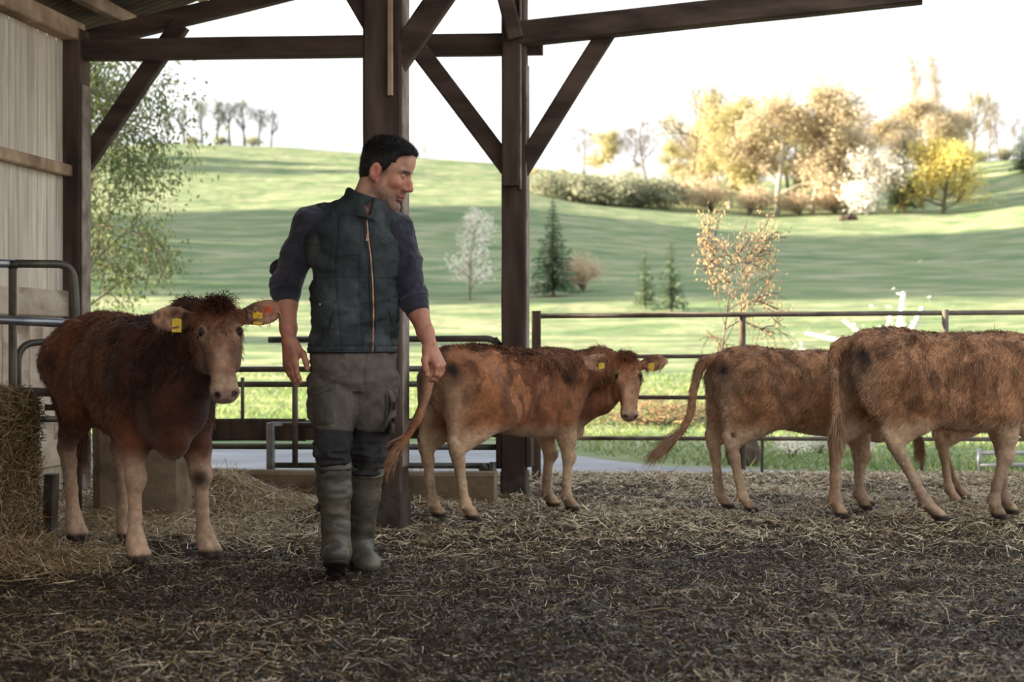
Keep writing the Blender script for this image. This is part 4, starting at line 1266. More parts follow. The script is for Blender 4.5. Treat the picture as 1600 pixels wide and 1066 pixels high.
    fl = np.array((-.55, 0, -.8)) + np.concatenate([cl*1.4, cl2*1.0, cl*.6], 1) + RNG.normal(0, .18, (nfur, 3))
    L = RNG.uniform(.016, .042, nfur)*(1 + .5*(matted + .35)*sstep(.0, .3, cl[:, 0])*sstep(.6, .8, p[:, 2])) * (1 + .3*sstep(.96, 1.02, p[:, 2])) * (1 + 1.3*matted*np.exp(-((p[:, 0] - .02)/.24)**2 - ((p[:, 2] - .80)/.13)**2)*(p[:, 0] < .5))
    q = (p - po) @ H.T / K; L *= np.where(q[:, 0] > .15, .45, 1); L *= np.where(p[:, 2] < .45, .5, 1)
    col = c*(RNG.uniform(.5, 1.5, (nfur, 1))*(1 - .9*cl))
    v, fc, cc = ribbons(p, n, fl, L, RNG.uniform(.0020, .0042, nfur), col, curl=.35)
    V, F4, F3, CC, o = [v], [fc[0]], [fc[1]], [cc], len(v)
    # forelock
    nt = 1000; pp = hp(-.01, 0, .045) + (RNG.normal(0, 1, (nt, 3))*np.array((.026, .034, .012))*K) @ H
    nn = np.repeat(hz[None], nt, 0)*.6 + np.array((0, 0, .7)); nn /= np.linalg.norm(nn, axis=1)[:, None]
    fl = hx*1.0 + hy*RNG.normal(0, .8, (nt, 1)) + hz*RNG.normal(.2, .5, (nt, 1)); tf = head.get('tuft', 1.0)
    v, fc, cc = ribbons(pp, nn, fl, RNG.uniform(.03, .085, nt)*tf, RNG.uniform(.0015, .003, nt), np.repeat(((dark+base)*.5)[None], nt, 0)*RNG.uniform(.6, 1.3, (nt, 1)), curl=.35, lift=.7, droop=.1)
    V.append(v); F4.append(fc[0]+o); F3.append(fc[1]+o); CC.append(cc); o += len(v)
    o1 = link('coat', mesh_np('coat', np.concatenate(V), [np.concatenate(F4), np.concatenate(F3)], False, np.concatenate(CC)), M['fur'], root); tag(o1, kind='stuff')
    # tail switch
    nt = 900; k = RNG.uniform(.62, 1, nt)**.7*(len(tp)-1); i = np.minimum(k.astype(int), len(tp)-2); pp = tp[i] + (tp[i+1]-tp[i])*(k-i)[:, None] + RNG.normal(0, .006, (nt, 3))
    td = unit(tp[-1]-tp[-3]); nn = RNG.normal(0, 1, (nt, 3)); nn -= td*(nn@td)[:, None]; nn /= np.linalg.norm(nn, axis=1)[:, None]
    v, fc, cc = ribbons(pp, nn, np.repeat(td[None], nt, 0) + RNG.normal(0, .13, (nt, 3)), RNG.uniform(.08, .24, nt), RNG.uniform(.0022, .0045, nt), np.repeat((base*.55 + pale*.30)[None], nt, 0)*RNG.uniform(.55, 1.35, (nt, 1)), curl=.25, lift=.22, droop=.25)
    link('tail_switch', mesh_np('tail_switch', v, fc, False, cc), M['fur'], root)
    for s in (-1, 1):
        g = Field(); g.ell(hp(.128, .0775*s, .008), np.array((.0175, .0150, .0140))*K, H, k=.001); link('eye', g.mesh('eye', .003), M['eye'], root)
        if head.get('tags', True):
            b0, A = head['_ear%d' % s]
            c0 = b0 + A[0]*.10*K + A[2]*.010; dn = unit(np.array((0, 0, -1.0)) - A[2]*(-A[2][2])); sd = np.cross(dn, A[2])
            sh = Shape(); sh.bar(c0, c0 + dn*.050, .036, .004, up=A[2], bev=.002); t = sh.build('ear_tag', M['ear_tag'], root)
            sh = Shape(); sh.bar(c0 + dn*.004 + A[2]*.001, c0 + dn*.004 + A[2]*.006, .014, .014, up=dn, bev=.003); sh.build('tag_stud', M['ear_tag'], t)
    for ch in root.children:
        for d in ([ch] + list(ch.children)):
            co = np.empty(len(d.data.vertices)*3, np.float32); d.data.vertices.foreach_get('co', co)
            d.data.vertices.foreach_set('co', co*S); d.data.update()
    return root


def unitrows(a, b):
    a = unit(a); b = np.asarray(b, float); b = unit(b - a*(a@b)); return np.array((a, b, np.cross(a, b)))


def smooth_path(pts, n):
    pts = np.asarray(pts, float); t = np.arange(len(pts)); u = np.linspace(0, len(pts)-1, n); out = np.zeros((n, 3))
    m = np.gradient(pts, axis=0)
    i = np.minimum(u.astype(int), len(pts)-2); s = (u-i)[:, None]; s2, s3 = s*s, s*s*s
    return (2*s3-3*s2+1)*pts[i] + (s3-2*s2+s)*m[i] + (-2*s3+3*s2)*pts[i+1] + (s3-s2)*m[i+1]


RED = ((168, 110, 72), (96, 58, 38), (214, 184, 152), (146, 86, 50))
DEEP = ((112, 66, 42), (54, 32, 22), (214, 178, 148), (100, 56, 34))
FAWN = ((178, 130, 93), (116, 78, 55), (206, 178, 150), (156, 102, 64))
ears0 = dict(ears=((-.10, 1, .0), (-.10, 1, .0)), earface=((.6, -.2, .1), (.6, -.2, .1)))

# left cow, coming forward with its head turned to the lens
th = math.atan2(-.845, .535)
A0 = np.array((-1.735, 7.60)); 
calf((A0[0], A0[1], 0), th, 1.10, 'dark red-brown young cow at the left facing the camera, with a tag in each ear',
     dict(poll=(.80, .05, .985), ang=(-14, 54, 4), neck=(0, 0, .05), ears=((-.15, 1, .12), (-.12, 1, -.02)), earface=((.35, -.95, .1), (.35, -.95, .1)), tuft=1.15),
     DEEP, dict(fr=(.02, .0, 0), fl=(.03, .06, 0), hl=(.12, -.02, 0), hr=(.02, .02, 0)), seed=2, pt=.44, pk=.68, spray=True, dark_neck=.6, nfur=34000,
     tail=[(-.585, 0, .93), (-.655, 0, .86), (-.665, 0, .70), (-.655, 0, .55), (-.65, 0, .42)])
# calf behind the man
th = math.radians(41)
calf((.0, 9.17, 0), th, .94, 'red-brown calf standing behind the man with its head turned back to the camera',
     dict(poll=(.62, -.33, .905), ang=(-126, 62, -3), neck=(.07, -.01, .03), ears=((-.12, 1, .22), (-.12, 1, .0)), earface=((-.3, -.9, .1), (-.3, -.9, .1)), tuft=.7),
     RED, dict(fl=(.06, .02, .0, .03), fr=(-.02, 0, 0), hl=(-.02, 0, 0), hr=(.04, 0, 0)), seed=23, dark_neck=.35, matted=1.0, nfur=44000,
     tail=[(-.585, 0, .93)] + [tuple((Matrix.Rotation(-th, 3, 'Z') @ (Vector(spot(*q)) - Vector((0, 9.17, 0))))/.94) for q in ((671, 585, 8.74), (664, 622, 8.70), (652, 655, 8.66), (632, 688, 8.63), (620, 704, 8.62))])
# right pair
calf((1.67, 9.45, 0), math.radians(10), .93, 'brown calf with its tail swung out, half hidden by the nearest right cow',
     dict(poll=(.86, .02, .86), ang=(4, 50, 0), neck=(0, 0, .02), **ears0), FAWN, dict(fl=(.05, 0, 0), fr=(-.06, 0, 0), hl=(-.03, 0, .0), hr=(.05, 0, 0)), seed=9, nfur=36000, matted=.5,
     tail=[(-.585, 0, .93), (-.665, .01, .88), (-.71, .0, .74), (-.73, .0, .60), (-.79, .02, .47), (-.87, .03, .40)])
calf((2.37, 8.95, 0), math.radians(12), 1.03, 'big tan-brown cow at the right edge seen from behind, hind leg stretched forward',
     dict(poll=(.86, .02, .90), ang=(4, 45, 0), neck=(0, 0, .02), **ears0), FAWN, dict(fl=(.0, 0, 0), fr=(-.19, .02, 0), hl=(-.14, 0, .0), hr=(.32, 0, 0)), seed=12, nfur=48000, matted=.45,
     tail=[(-.585, 0, .93), (-.655, 0, .885), (-.675, -.03, .76), (-.67, -.05, .62), (-.665, -.05, .5)])
calf((2.98, 9.95, 0), math.radians(6), .86, 'cow almost hidden behind the nearest right cow, one hind leg showing under its belly',
     dict(poll=(.86, .02, .86), ang=(4, 45, 0), neck=(0, 0, .02), **ears0), FAWN, dict(hl=(.16, 0, 0), hr=(.0, 0, 0)), seed=15, nfur=6000, vox=.012)
# ------------------------------------------------------------------ the man
M['skin'] = mat('weathered skin', (.90, .88, .87), (1.06, 1.06, 1.06), .55, 60, attr=True, spec=.35, bump=.0012, bscale=260, sss=.12)
M['vest'] = mat('dark waxed quilted cotton', lin(36, 40, 41), lin(58, 63, 64), .72, 9, spec=.25, bump=.005, bscale=24, c3=lin(96, 100, 99), c3scale=6, c3pos=(.54, .80))
M['vest_trim'] = mat('vest binding', lin(28, 32, 34), lin(46, 50, 52), .7, 30, bump=.001, bscale=200)
M['sweater'] = mat('navy plum sweatshirt knit', lin(42, 40, 50), lin(62, 59, 69), .9, 14, spec=.15, bump=.002, bscale=180, sheen=.3)
M['trouser'] = mat('worn grey brown canvas', lin(62, 56, 50), lin(94, 86, 78), .88, 7, spec=.15, bump=.002, bscale=150, c3=lin(116, 106, 96), c3scale=6, c3pos=(.58, .8))
M['knee'] = mat('black reinforcement canvas', lin(36, 35, 36), lin(58, 56, 56), .85, 9, spec=.2, bump=.002, bscale=120, c3=lin(84, 76, 68), c3scale=7, c3pos=(.58, .8))
M['boot'] = mat('olive black rubber', lin(60, 57, 48), lin(92, 86, 72), .42, 9, spec=.45, bump=.001, bscale=60, c3=lin(112, 100, 82), c3scale=7, c3pos=(.55, .75))
M['sole'] = mat('muddy boot sole', lin(34, 32, 28), lin(62, 54, 44), .8, 18, bump=.004, bscale=70)
M['zip'] = mat('copper zip teeth', lin(150, 112, 88), lin(190, 150, 120), .4, 60, metal=.6)
M['hair'] = mat('near black hair', (.8, .8, .8), (1.15, 1.15, 1.15), .5, 30, attr=True, spec=.35)
M['white_stitch'] = mat('pale stitching', lin(96, 104, 104), lin(120, 126, 126), .8, 50)
MAN_Y = 6.98


def m(px, py, y=0.0):
    return spot(px, py, MAN_Y + y)


def fold(seed, amp, sx=(14, 14, 26), lo=None):
    """fine cloth folds"""
    def fn(P):
        n = fbm(P*np.array(sx) + seed, 3)
        return amp*(np.abs(n)*2.2 - .5)
    return fn


def hand(f, wrist, d, back, thumb_side, curls, L=.095, spread=.10, thumb_curl=.25, s=1.0, k=.006):
    """palm, four fingers, thumb. d: wrist to knuckles, back: out of the back of the hand, thumb_side: +1/-1 along cross(d, back)"""
    d = unit(d); back = unit(back - d*(np.asarray(back)@d)); sd = np.cross(d, back)*thumb_side
    w = np.asarray(wrist, float); nails = []
    kn = []
    offs = (.033, .011, -.011, -.031); lens = (.074, .082, .076, .060); rr = (.0098, .0102, .0098, .0086)
    for i in range(4):
        kn.append(w + d*(L*(1.0, 1.03, .99, .92)[i])*s + sd*offs[i]*s + back*(.004, .006, .004, -.001)[i]*s)
    for i in range(4):                                     # metacarpals
        f.cone(w + sd*offs[i]*.55*s, kn[i], .017*s, .0125*s, k=.014)
    f.ell(w + d*.05*s - back*.006*s, (.052*s, .040*s, .016*s), (d, sd, back), k=.012)
    f.ell(w + d*.038*s + sd*.026*s - back*.012*s, (.036*s, .020*s, .019*s), (unit(d*.9 + sd*.4), sd, back), k=.014)      # ball of the thumb
    for i in range(4):
        p = kn[i]; a = 0.0; fan = sd*(offs[i]*spread*8)
        seg = (lens[i]*.46, lens[i]*.31, lens[i]*.25); r = rr[i]*s
        for j in range(3):
            a += curls[i]*(.9, 1.0, .7)[j]
            dr = unit(d*math.cos(a) - back*math.sin(a) + fan*.6)
            q = p + dr*seg[j]*s
            f.cone(p, q, r*(1.0, .95, .88)[j], r*(.95, .88, .76)[j], k=k if j else .009)
            f.ell(p, (r*1.06,)*3, k=.004)
            p = q
        nb = unit(back*math.cos(a) + d*math.sin(a)); nails.append((p - dr*.006*s + nb*r*.62, dr, nb, r))
    t0 = w + d*.022*s + sd*.026*s - back*.008*s
    t1 = t0 + unit(d*.72 + sd*.62 - back*.25)*.045*s
    t2 = t1 + unit(d*.95 + sd*(.30 - thumb_curl) - back*(.15 + thumb_curl*.5))*.036*s
    t3 = t2 + unit(d*.98 + sd*(.10 - thumb_curl*1.2) - back*(.12 + thumb_curl*.6))*.028*s
    f.chain([t0, t1, t2, t3], [.018*s, .0130*s, .0118*s, .0092*s], k=.010)
    nails.append((t3 - (t3-t2)*.2 + unit(sd*.7 + back*.7)*.0075*s, unit(t3-t2), unit(sd*.7 + back*.7), .011*s))
    return nails


def man():
    root = empty('person', tuple(m(552, 0)*np.array((1, 1, 0))), label='man in a dark quilted vest, grey cargo trousers and rubber boots walking while looking aside', cat='person')
    org = np.array(root.location)
    S = org[None]*0
    # key joints -------------------------------------------------------
    yaw = math.radians(24)
    fw = np.array((math.sin(yaw), -math.cos(yaw), 0)); lf = np.array((math.cos(yaw), math.sin(yaw), 0)); up = np.array((0, 0, 1.0))
    T = np.array((up, lf, fw))                             # torso axes: along z, to his left, forward
    pel = m(550, 590); waist = m(551, 545); chest = m(553, 420); neckb = m(566, 322)
    shR = m(486, 346, -.01); shL = m(620, 357, .05)
    elR = m(446, 448, .05); elL = m(644, 462, .07)
    wrR = m(452, 535, -.06); wrL = m(672, 540, -.02)
    hipR = m(519, 590, .0); hipL = m(585, 590, .02)
    knR = m(520, 700, -.13); knL = m(574, 705, .03)
    anR = m(526, 864, -.12); anL = m(561, 858, .12)
    # ---------- body: one surface
    f = Field()
    f.loft(waist*0 + np.array((m(552, 0)[0], MAN_Y, 0)), T, torso_st(-.036), n=2.3, k=.02)
    f.chain([m(566, 332, .02), m(571, 314, .04), m(579, 290, .07)], [.068, .057, .054], k=.02)
    for s_, e_, w_ in ((shR, elR, wrR), (shL, elL, wrL)):
        f.chain([s_, (s_+e_)/2, e_], [.062, .052, .043], k=.03)
        c1 = e_ + (w_-e_)*.30; f.chain([e_, c1, e_ + (w_-e_)*.75, w_], [.043, .045, .034, .029], k=.02)
    for h_, k_, a_ in ((hipR, knR, anR), (hipL, knL, anL)):
        f.chain([h_, k_], [.09, .058], k=.04); f.chain([k_, k_ + (a_-k_)*.3, a_], [.058, .056, .04], k=.02)
    f.cone(anR + (0, 0, .0), anR + (-.004, -.09, -.012), .036, .028); f.cone(anL, anL + (.02, -.09, -.02), .036, .028)
    # hands
    dR = unit(m(462, 606, -.085) - wrR)
    dR = unit(m(455, 580, -.075) - wrR); nailsR = hand(f, wrR, dR, (-.62, -.78, .0), +1 if np.cross(dR, unit(np.array((-.62, -.78, 0))))[0] > 0 else -1, (.16, .22, .26, .30), s=1.02, thumb_curl=.10)
    dL = unit(m(687, 572, -.04) - wrL); bk = np.array((.80, -.52, .35))
    nailsL = hand(f, wrL, dL, bk, -1 if np.cross(dL, unit(bk - dL*(bk@dL)))[1] > 0 else 1, (.62, .66, .68, .66), s=1.02, thumb_curl=.12)
    # head: turned to his left, seen almost in profile
    hy_ = math.radians(-14); pt = math.radians(-17); sc = 1.07
    hx = np.array((math.cos(hy_)*math.cos(pt), math.sin(hy_)*math.cos(pt), math.sin(pt))); hl = unit(np.cross(up, hx)); hz = np.cross(hx, hl)
    H = np.array((hx, hl, hz)); ear0 = m(592, 270)
    hc = ear0 + hl*.075*sc + np.array((0, 0, 0)); hp = lambda x, y, z: hc + (np.array((x, y, z))*sc) @ H
    E = lambda c, r, k=.02, op='u', A=H: f.ell(hp(*c), np.array(r)*sc, A, k=k, op=op)
    C = lambda a, b, ra, rb, k=.015, op='u': f.cone(hp(*a), hp(*b), ra*sc, rb*sc, k=k, op=op)
    E((-.008, 0, .050), (.098, .076, .085)); E((.035, 0, .035), (.062, .066, .075)); E((.036, 0, -.045), (.052, .056, .070), .03)
    C((.012, .052, -.062), (.070, .022, -.112), .020, .018, .03); C((.012, -.052, -.062), (.070, -.022, -.112), .020, .018, .03)
    C((.012, .057, -.03), (.012, .052, -.062), .018, .02, .03); C((.012, -.057, -.03), (.012, -.052, -.062), .018, .02, .03)
    E((.080, 0, -.112), (.017, .022, .017), .02)                                   # chin
    E((.088, 0, .075), (.014, .045, .035), .03)                                    # forehead
    for s in (-1, 1):
        C((.092, .012*s, .031), (.078, .047*s, .033), .011, .010, .014)             # brow
        E((.064, .044*s, -.018), (.026, .021, .020), .025)                          # cheek bone
        E((.094, .030*s, .010), (.014, .017, .011), .012, 's')                      # eye socket
        E((.076, .031*s, .010), (.0135, .0135, .0125), .004)                        # eyeball under lids
        E((.0775, .031*s, .0155), (.0145, .0155, .0075), .003)                       # upper lid
        E((.104, .0125*s, -.033), (.012, .008, .009), .008)                         # nostril wing
    C((.094, 0, .022), (.109, 0, -.006), .0095, .0105, .012); C((.109, 0, -.006), (.119, 0, -.026), .0105, .0115, .008)     # nose
    E((.117, 0, -.030), (.012, .012, .010), .008); E((.082, 0, -.012), (.020, .024, .034), .012)
    C((.098, 0, -.042), (.095, 0, -.056), .008, .007, .01)                          # philtrum
    C((.0915, .020, -.066), (.0985, 0, -.0625), .0055, .0070, .008); C((.0915, -.020, -.066), (.0985, 0, -.0625), .0055, .0070, .008)
    C((.0890, .017, -.0785), (.0945, 0, -.0785), .0060, .0078, .008); C((.0890, -.017, -.0785), (.0945, 0, -.0785), .0060, .0078, .008)
    C((.106, .024, -.0715), (.108, 0, -.0700), .0022, .0026, .003, 's'); C((.106, -.024, -.0715), (.108, 0, -.0700), .0022, .0026, .003, 's')
    for s in (-1, 1):                                                               # ears
        A = np.array((unit(hx*.96 + hl*(-.30*s)), unit(hl*s + hx*.3), hz)); A[1] = unit(A[1] - A[0]*(A[1]@A[0])); A[2] = np.cross(A[0], A[1])*(1 if s > 0 else -1)
        c = (-.014, .085*s, .002)
        f.ell(hp(*c), np.array((.022, .013, .036))*sc, A, k=.006)
        f.ell(hp(-.010, .0975*s, .006), np.array((.0125, .008, .021))*sc, A, k=.004, op='s')
        f.ell(hp(-.004, .078*s, -.030), np.array((.010, .007, .010))*sc, A, k=.005)
    skin = np.array(lin(196, 146, 120)); rosy = np.array(lin(204, 120, 100)); stub = np.array(lin(96, 76, 64)); arm = np.array(lin(188, 130, 104)); dk = np.array(lin(120, 80, 62))
    def color(P):
        q = ((P - hc) @ H.T)/sc; x, y, z = q.T; n = fbm(P*30, 3); n2_ = fbm(P*140, 2)
        head = P[:, 2] > 1.50
        c = np.repeat(arm[None], len(P), 0); c = mixc(c, rosy, sstep(-.1, .5, n)*.45)
        c = mixc(c, dk, sstep(.05, .4, fbm(P*22 + 8, 3))*.35)
        h = np.repeat(skin[None], len(P), 0); h = mixc(h, rosy, np.exp(-(((x-.07)/.035)**2 + ((z+.02)/.03)**2))*.55)
        h = mixc(h, rosy, np.exp(-(((x-.115)/.018)**2 + (y/.02)**2 + ((z+.02)/.025)**2))*.8)
        beard = sstep(-.030, -.062, z + .35*np.clip(x-.03, 0, .06)*0 + .010*n)*sstep(-.040, -.005, x)*sstep(-.150, -.118, z + .35*np.clip(.06 - x, 0, .1))
        beard = np.maximum(beard*(1 - .85*np.exp(-(((x-.062)/.024)**2 + ((z+.048)/.018)**2))), .9*np.exp(-(((x-.098)/.014)**2 + ((z+.050)/.0085)**2)))
        beard = np.maximum(beard, sstep(.035, .02, x)*sstep(.0, .012, x)*sstep(.05, .0, z)*sstep(-.10, -.04, z)*.75)
        h = mixc(h, stub, np.clip(beard, 0, 1)*(.72 + .35*n2_))
        lip = np.exp(-(((z+.0705)/.012)**2 + ((y)/.022)**2))*(x > .088)
        h = mixc(h, np.array(lin(172, 104, 92)), np.clip(lip*1.2, 0, 1))
        h = mixc(h, np.array(lin(70, 48, 40)), np.exp(-((z+.0708)/.0022)**2)*(np.abs(y) < .022)*(x > .085)*.8)
        for s in (-1, 1):
            h = mixc(h, np.array(lin(60, 46, 40)), np.exp(-(((z-.033-.002*n+.10*np.clip(np.abs(y)-.035,0,.03))/.0058)**2))*sstep(.060, .048, np.abs(y))*sstep(.008, .014, np.abs(y))*(x > .05)*.9)
            h = mixc(h, np.array(lin(190, 176, 166)), np.exp(-(((x-.0885)/.006)**2 + ((y-.031*s)/.009)**2 + ((z-.008)/.0035)**2))*.9)
            h = mixc(h, np.array(lin(44, 30, 24)), np.exp(-(((x-.090)/.006)**2 + ((y-.031*s)/.0045)**2 + ((z-.008)/.0042)**2))*1.1)
            h = mixc(h, rosy*.9, np.exp(-(((x+.008)/.03)**2 + ((np.abs(y)-.085)/.012)**2 + ((z)/.04)**2))*.75)
        return np.where(head[:, None], h, c)
    link('body', f.mesh('body', .0032, color=color, post=lambda p: p - org), M['skin'], root)
    # nails
    sh = Shape()
    for c, d, nb, r in nailsR + nailsL: sh.bar(c - d*.005 - org, c + d*.006 - org, r*1.25, .0022, up=nb, bev=.0008)
    sh.build('fingernails', mat('fingernail', lin(206, 164, 146), lin(216, 178, 160), .35, 40), root)

    # ---------- vest
    v = Field()
    o = np.array((m(552, 0)[0], MAN_Y, 0))
    v.loft(o, T, torso_st(0.0, True), n=2.35, k=.02)
    v.cone(m(503, 338, -.005), m(560, 320, .0), .046, .05, k=.03); v.cone(m(611, 346, .015), m(575, 324, .0), .046, .05, k=.03)
    for s_, a in ((shR, 1), (shL, -1)): v.cone(s_ + np.array((.022*a, 0, .012)), s_ + np.array((.04*a, 0, -.13)), .056, .07, k=.04)
    for s_, e_, dx in ((shR, elR, (-.030, 0, .0)), (shL, elL, (.028, .02, .0))): v.cone(s_ + dx + (0, 0, .05), e_ + dx, .058, .060, k=.012, op='s')
    hem = m(552, 552)[2]
    def quilt(P):
        q = (P - o) @ T.T; z = q[:, 0]; x = q[:, 1]
        seams = 0
        for sx in (-.105, -.012, .038, .125): seams = seams + np.exp(-((x - sx - .012*np.sin(z*9))/.0035)**2)
        for sz in (m(0, 340)[2], m(0, 437)[2], hem + .028): seams = seams + np.exp(-((z - sz)/.0035)**2)*(np.abs(x) < .25)
        for s_, e_ in ((shR, elR), (shL, elL)):              # armhole binding
            ba = e_ - (s_ + (0, 0, .05)); t = np.clip(((P - s_) @ ba)/(ba@ba), 0, 1); d = np.linalg.norm(P - s_ - (0, 0, .05) - t[:, None]*ba, axis=1)
            seams = seams + .8*np.exp(-((d - .073)/.003)**2)
        n = fbm(np.c_[x*9, z*7, q[:, 2]*5] + 4, 3); cre = np.abs(fbm(np.c_[x*7 + z*5, z*13 - x*4, q[:, 2]*4], 3))
        return .0035*np.clip(seams, 0, 1.2) - .016*n + .018*(cre - .18)
    v.func(quilt, (-3, 0, 0), (3, 20, 3), 0, 'd')
    # neck opening and collar
    nb0, nb1 = m(567, 333, .012), m(577, 289, .045)
    def collar(P):
        ax = unit(nb1 - nb0); q = P - nb0; t = q @ ax; r = np.linalg.norm(q - t[:, None]*ax, axis=1)
        front = ((q - t[:, None]*ax) @ fw)/np.maximum(r, 1e-6)
        rr = .088 - .07*(t-.02)
        top = .086 - .034*sstep(.0, 1, front)
        return np.maximum(np.abs(r - rr) - .0085, np.maximum(-.05 - t, t - top))
    v.func(collar, nb0 - .13, nb1 + .13, k=.012)
    v.cone(nb0 + (nb1-nb0)*-.02, nb0 + (nb1-nb0)*2.2, .077, .066, k=.006, op='s')
    def slit(P):                                            # open front of the collar
        q = (P - m(576, 336, -.08)); x = q @ lf; z = q @ up; y = q @ fw
        return np.maximum(np.maximum(np.abs(x) - (.004 + .33*np.clip(z, 0, .1)), -y - .02), -z)
    v.func(slit, m(540, 350, -.25), m(620, 290, .05), .004, 's')
    vest = link('vest', v.mesh('vest', .0042, zmin=hem, post=lambda p: p - org), M['vest'], root)
    vf = v
    def on_vest(px, py, out=.003):
        """front surface of the vest under a pixel (found along the view ray while building)"""
        ys = np.linspace(-.40, .25, 500); P = np.array([m(px, py, y) for y in ys]); d = np.maximum(vf(P), hem - P[:, 2]); i = np.argmax(d < 0)
        return P[i] + np.array((0, -out, 0)) - org
    zy = np.linspace(344, 551, 40)
    zp = np.array([on_vest(np.interp(py, (344, 370, 400, 440, 480, 520, 551), (573, 575, 579, 582, 583.5, 583, 582)), py, .002) for py in zy])
    Shape().tube(zp, .0042, 6).build('zip_teeth', M['zip'], vest, True)
    for off in (-.011, .011): Shape().tube(zp + lf*off + fw*(-.003), .0048, 6).build('zip_tape', M['vest_trim'], vest, True)
    sh = Shape(); sh.bar(zp[4], zp[4] + (-.004, -.004, -.030), .010, .004, up=fw, bev=.001); sh.build('zip_pull', M['zip'], vest)
    for pts in (((524, 470), (520, 492), (512, 520)), ((606, 482), (612, 500), (616, 520))):
        Shape().tube(smooth_path([on_vest(*p, 0) for p in pts], 14), .0042, 6).build('pocket_welt', M['vest_trim'], vest, True)
    p = on_vest(500, 476, .0); f2 = Field(); f2.ell(p, (.006, .004, .006)); link('snap', f2.mesh('snap', .0015), M['galv'], vest)
    st = []
    for k in range(9):
        a = on_vest(597 + k*1.6, 377 + (1.5 if k % 3 else -1), .0005); st.append((a, a + (.003, 0, (.006 if k % 2 else -.003))))
    sh = Shape()
    for a, b in st: sh.bar(a, b, .002, .002, up=fw, bev=.0004)
    sh.build('embroidery', M['white_stitch'], vest)
    hp_ = []
    for px in np.linspace(483, 619, 40): hp_.append(on_vest(px, 550, -.001))
    Shape().tube(hp_, .0045, 6).build('hem_binding', M['vest_trim'], vest, True)

    # ---------- sweatshirt with rolled cuffs
    g = Field(); g.loft(o, T, torso_st(-.024)[2:], n=2.3, k=.02); cuts = []
    for s_, e_, w_, sd in ((shR, elR, wrR, 1), (shL, elL, wrL, -1)):
        fd = unit(w_ - e_); e2 = e_ + fd*.035; q1 = unit(np.cross(fd, (0, 1, 0))); q2 = np.cross(fd, q1)
        g.chain([s_ + (.03*sd, 0, .010), s_ + (.004*sd, 0, -.01), s_ + (e_-s_)*.5 + (-.004*sd, 0, 0), e_], [.060, .071, .066, .060], k=.03)
        g.cone(e_, e2, .060, .057, k=.02)
    g.func(fold(1, .009, (13, 13, 18)), (-5, 0, 0), (5, 20, 3), 0, 'd')
    for s_, e_, w_, sd in ((shR, elR, wrR, 1), (shL, elL, wrL, -1)):
        fd = unit(w_ - e_); e2 = e_ + fd*.035; q1 = unit(np.cross(fd, (0, 1, 0))); q2 = np.cross(fd, q1)
        for i, (t, r, tl) in enumerate(((-.105, .062, .14), (-.072, .064, -.12), (-.038, .068, .14), (-.006, .069, -.08), (.026, .067, .06))):      # bunched rolls
            c = e_ + fd*t; ax = unit(fd + q1*tl)
            g.ell(c + q2*(.004*math.sin(t*80)), (.016, r, r), unitrows(ax, q2), k=.006)
        g.cone(e2 + fd*.006, e2 + fd*.034, .056, .052, k=.003)                                # ribbed cuff
        cuts.append((e2 + fd*.022, e2 + fd*.12))
    for c0, c1 in cuts: g.cone(c0, c1, .040, .040, k=.003, op='s')
    link('sweatshirt', g.mesh('sweatshirt', .004, post=lambda p: p - org), M['sweater'], root)

    # ---------- trousers
    t = Field()
    t.loft(o, T, [(m(0, 612)[2], .09, -.10, .07, -.005), (m(0, 596)[2], .112, -.118, .150, -.003), (m(0, 575)[2], .118, -.120, .178, 0), (m(0, 545)[2], .108, -.105, .180, 0), (m(0, 530)[2], .10, -.10, .17, 0)], n=2.3, k=.03)
    top = m(0, 548)[2]
    for h_, k_, a_, bt, s in ((hipR, knR, anR, 731, -1), (hipL, knL, anL, 738, 1)):
        sh_ = k_ + (a_-k_)*.19; lg = Field()
        lg.chain([h_ + (.0, 0, -.02), h_ + (k_-h_)*.45, k_ + (0, 0, .03)], [.104, .092, .073], k=.05)
        lg.chain([k_ + (0, 0, .03), k_ + (0, -.01, -.01), sh_], [.074, .073, .067], k=.02)
        A = np.eye(3)[[2, 0, 1]]
        for dz, r, dx in ((.028, .070, .004), (-.006, .076, -.004), (-.040, .074, .006), (-.068, .069, -.003)):           # bunched above the boot
            lg.ell(k_ + (a_-k_)*.055 + np.array((dx, -.006, dz)), (.018, r, r*1.02), unitrows((.08*s, .05, 1), (1, 0, 0)), k=.012)
        lo_, hi_ = lg.bounds(); t.func(lambda P, lg=lg: lg(P), lo_, hi_, .010)
    def creases(P):
        n1 = np.abs(fbm(np.c_[P[:, 0]*9 + P[:, 2]*5, P[:, 1]*7, P[:, 2]*12 - P[:, 0]*7], 3)); n2_ = fbm(P*np.array((30, 30, 36)) + 2, 2)
        knee = np.exp(-((P[:, 2] - m(0, 712)[2])/.07)**2)
        w = np.abs(vnoise(np.c_[P[:, 0]*14, P[:, 1]*12, P[:, 2]*38]))
        seam = np.exp(-((P[:, 0] - hipR[0] - .05)/.003)**2)*(P[:, 2] > .9)*0
        fly = np.exp(-(((P[:, 0] - m(571, 0)[0]) - .10*(P[:, 2]-m(0, 590)[2]))/.004)**2)*(P[:, 2] > m(0, 603)[2])*(P[:, 1] < MAN_Y)
        return .024*(n1 - .2) + .0035*n2_ + .022*knee*(w - .25) + .005*fly + seam
    t.func(creases, (-5, 0, 0), (5, 20, 3), 0, 'd')
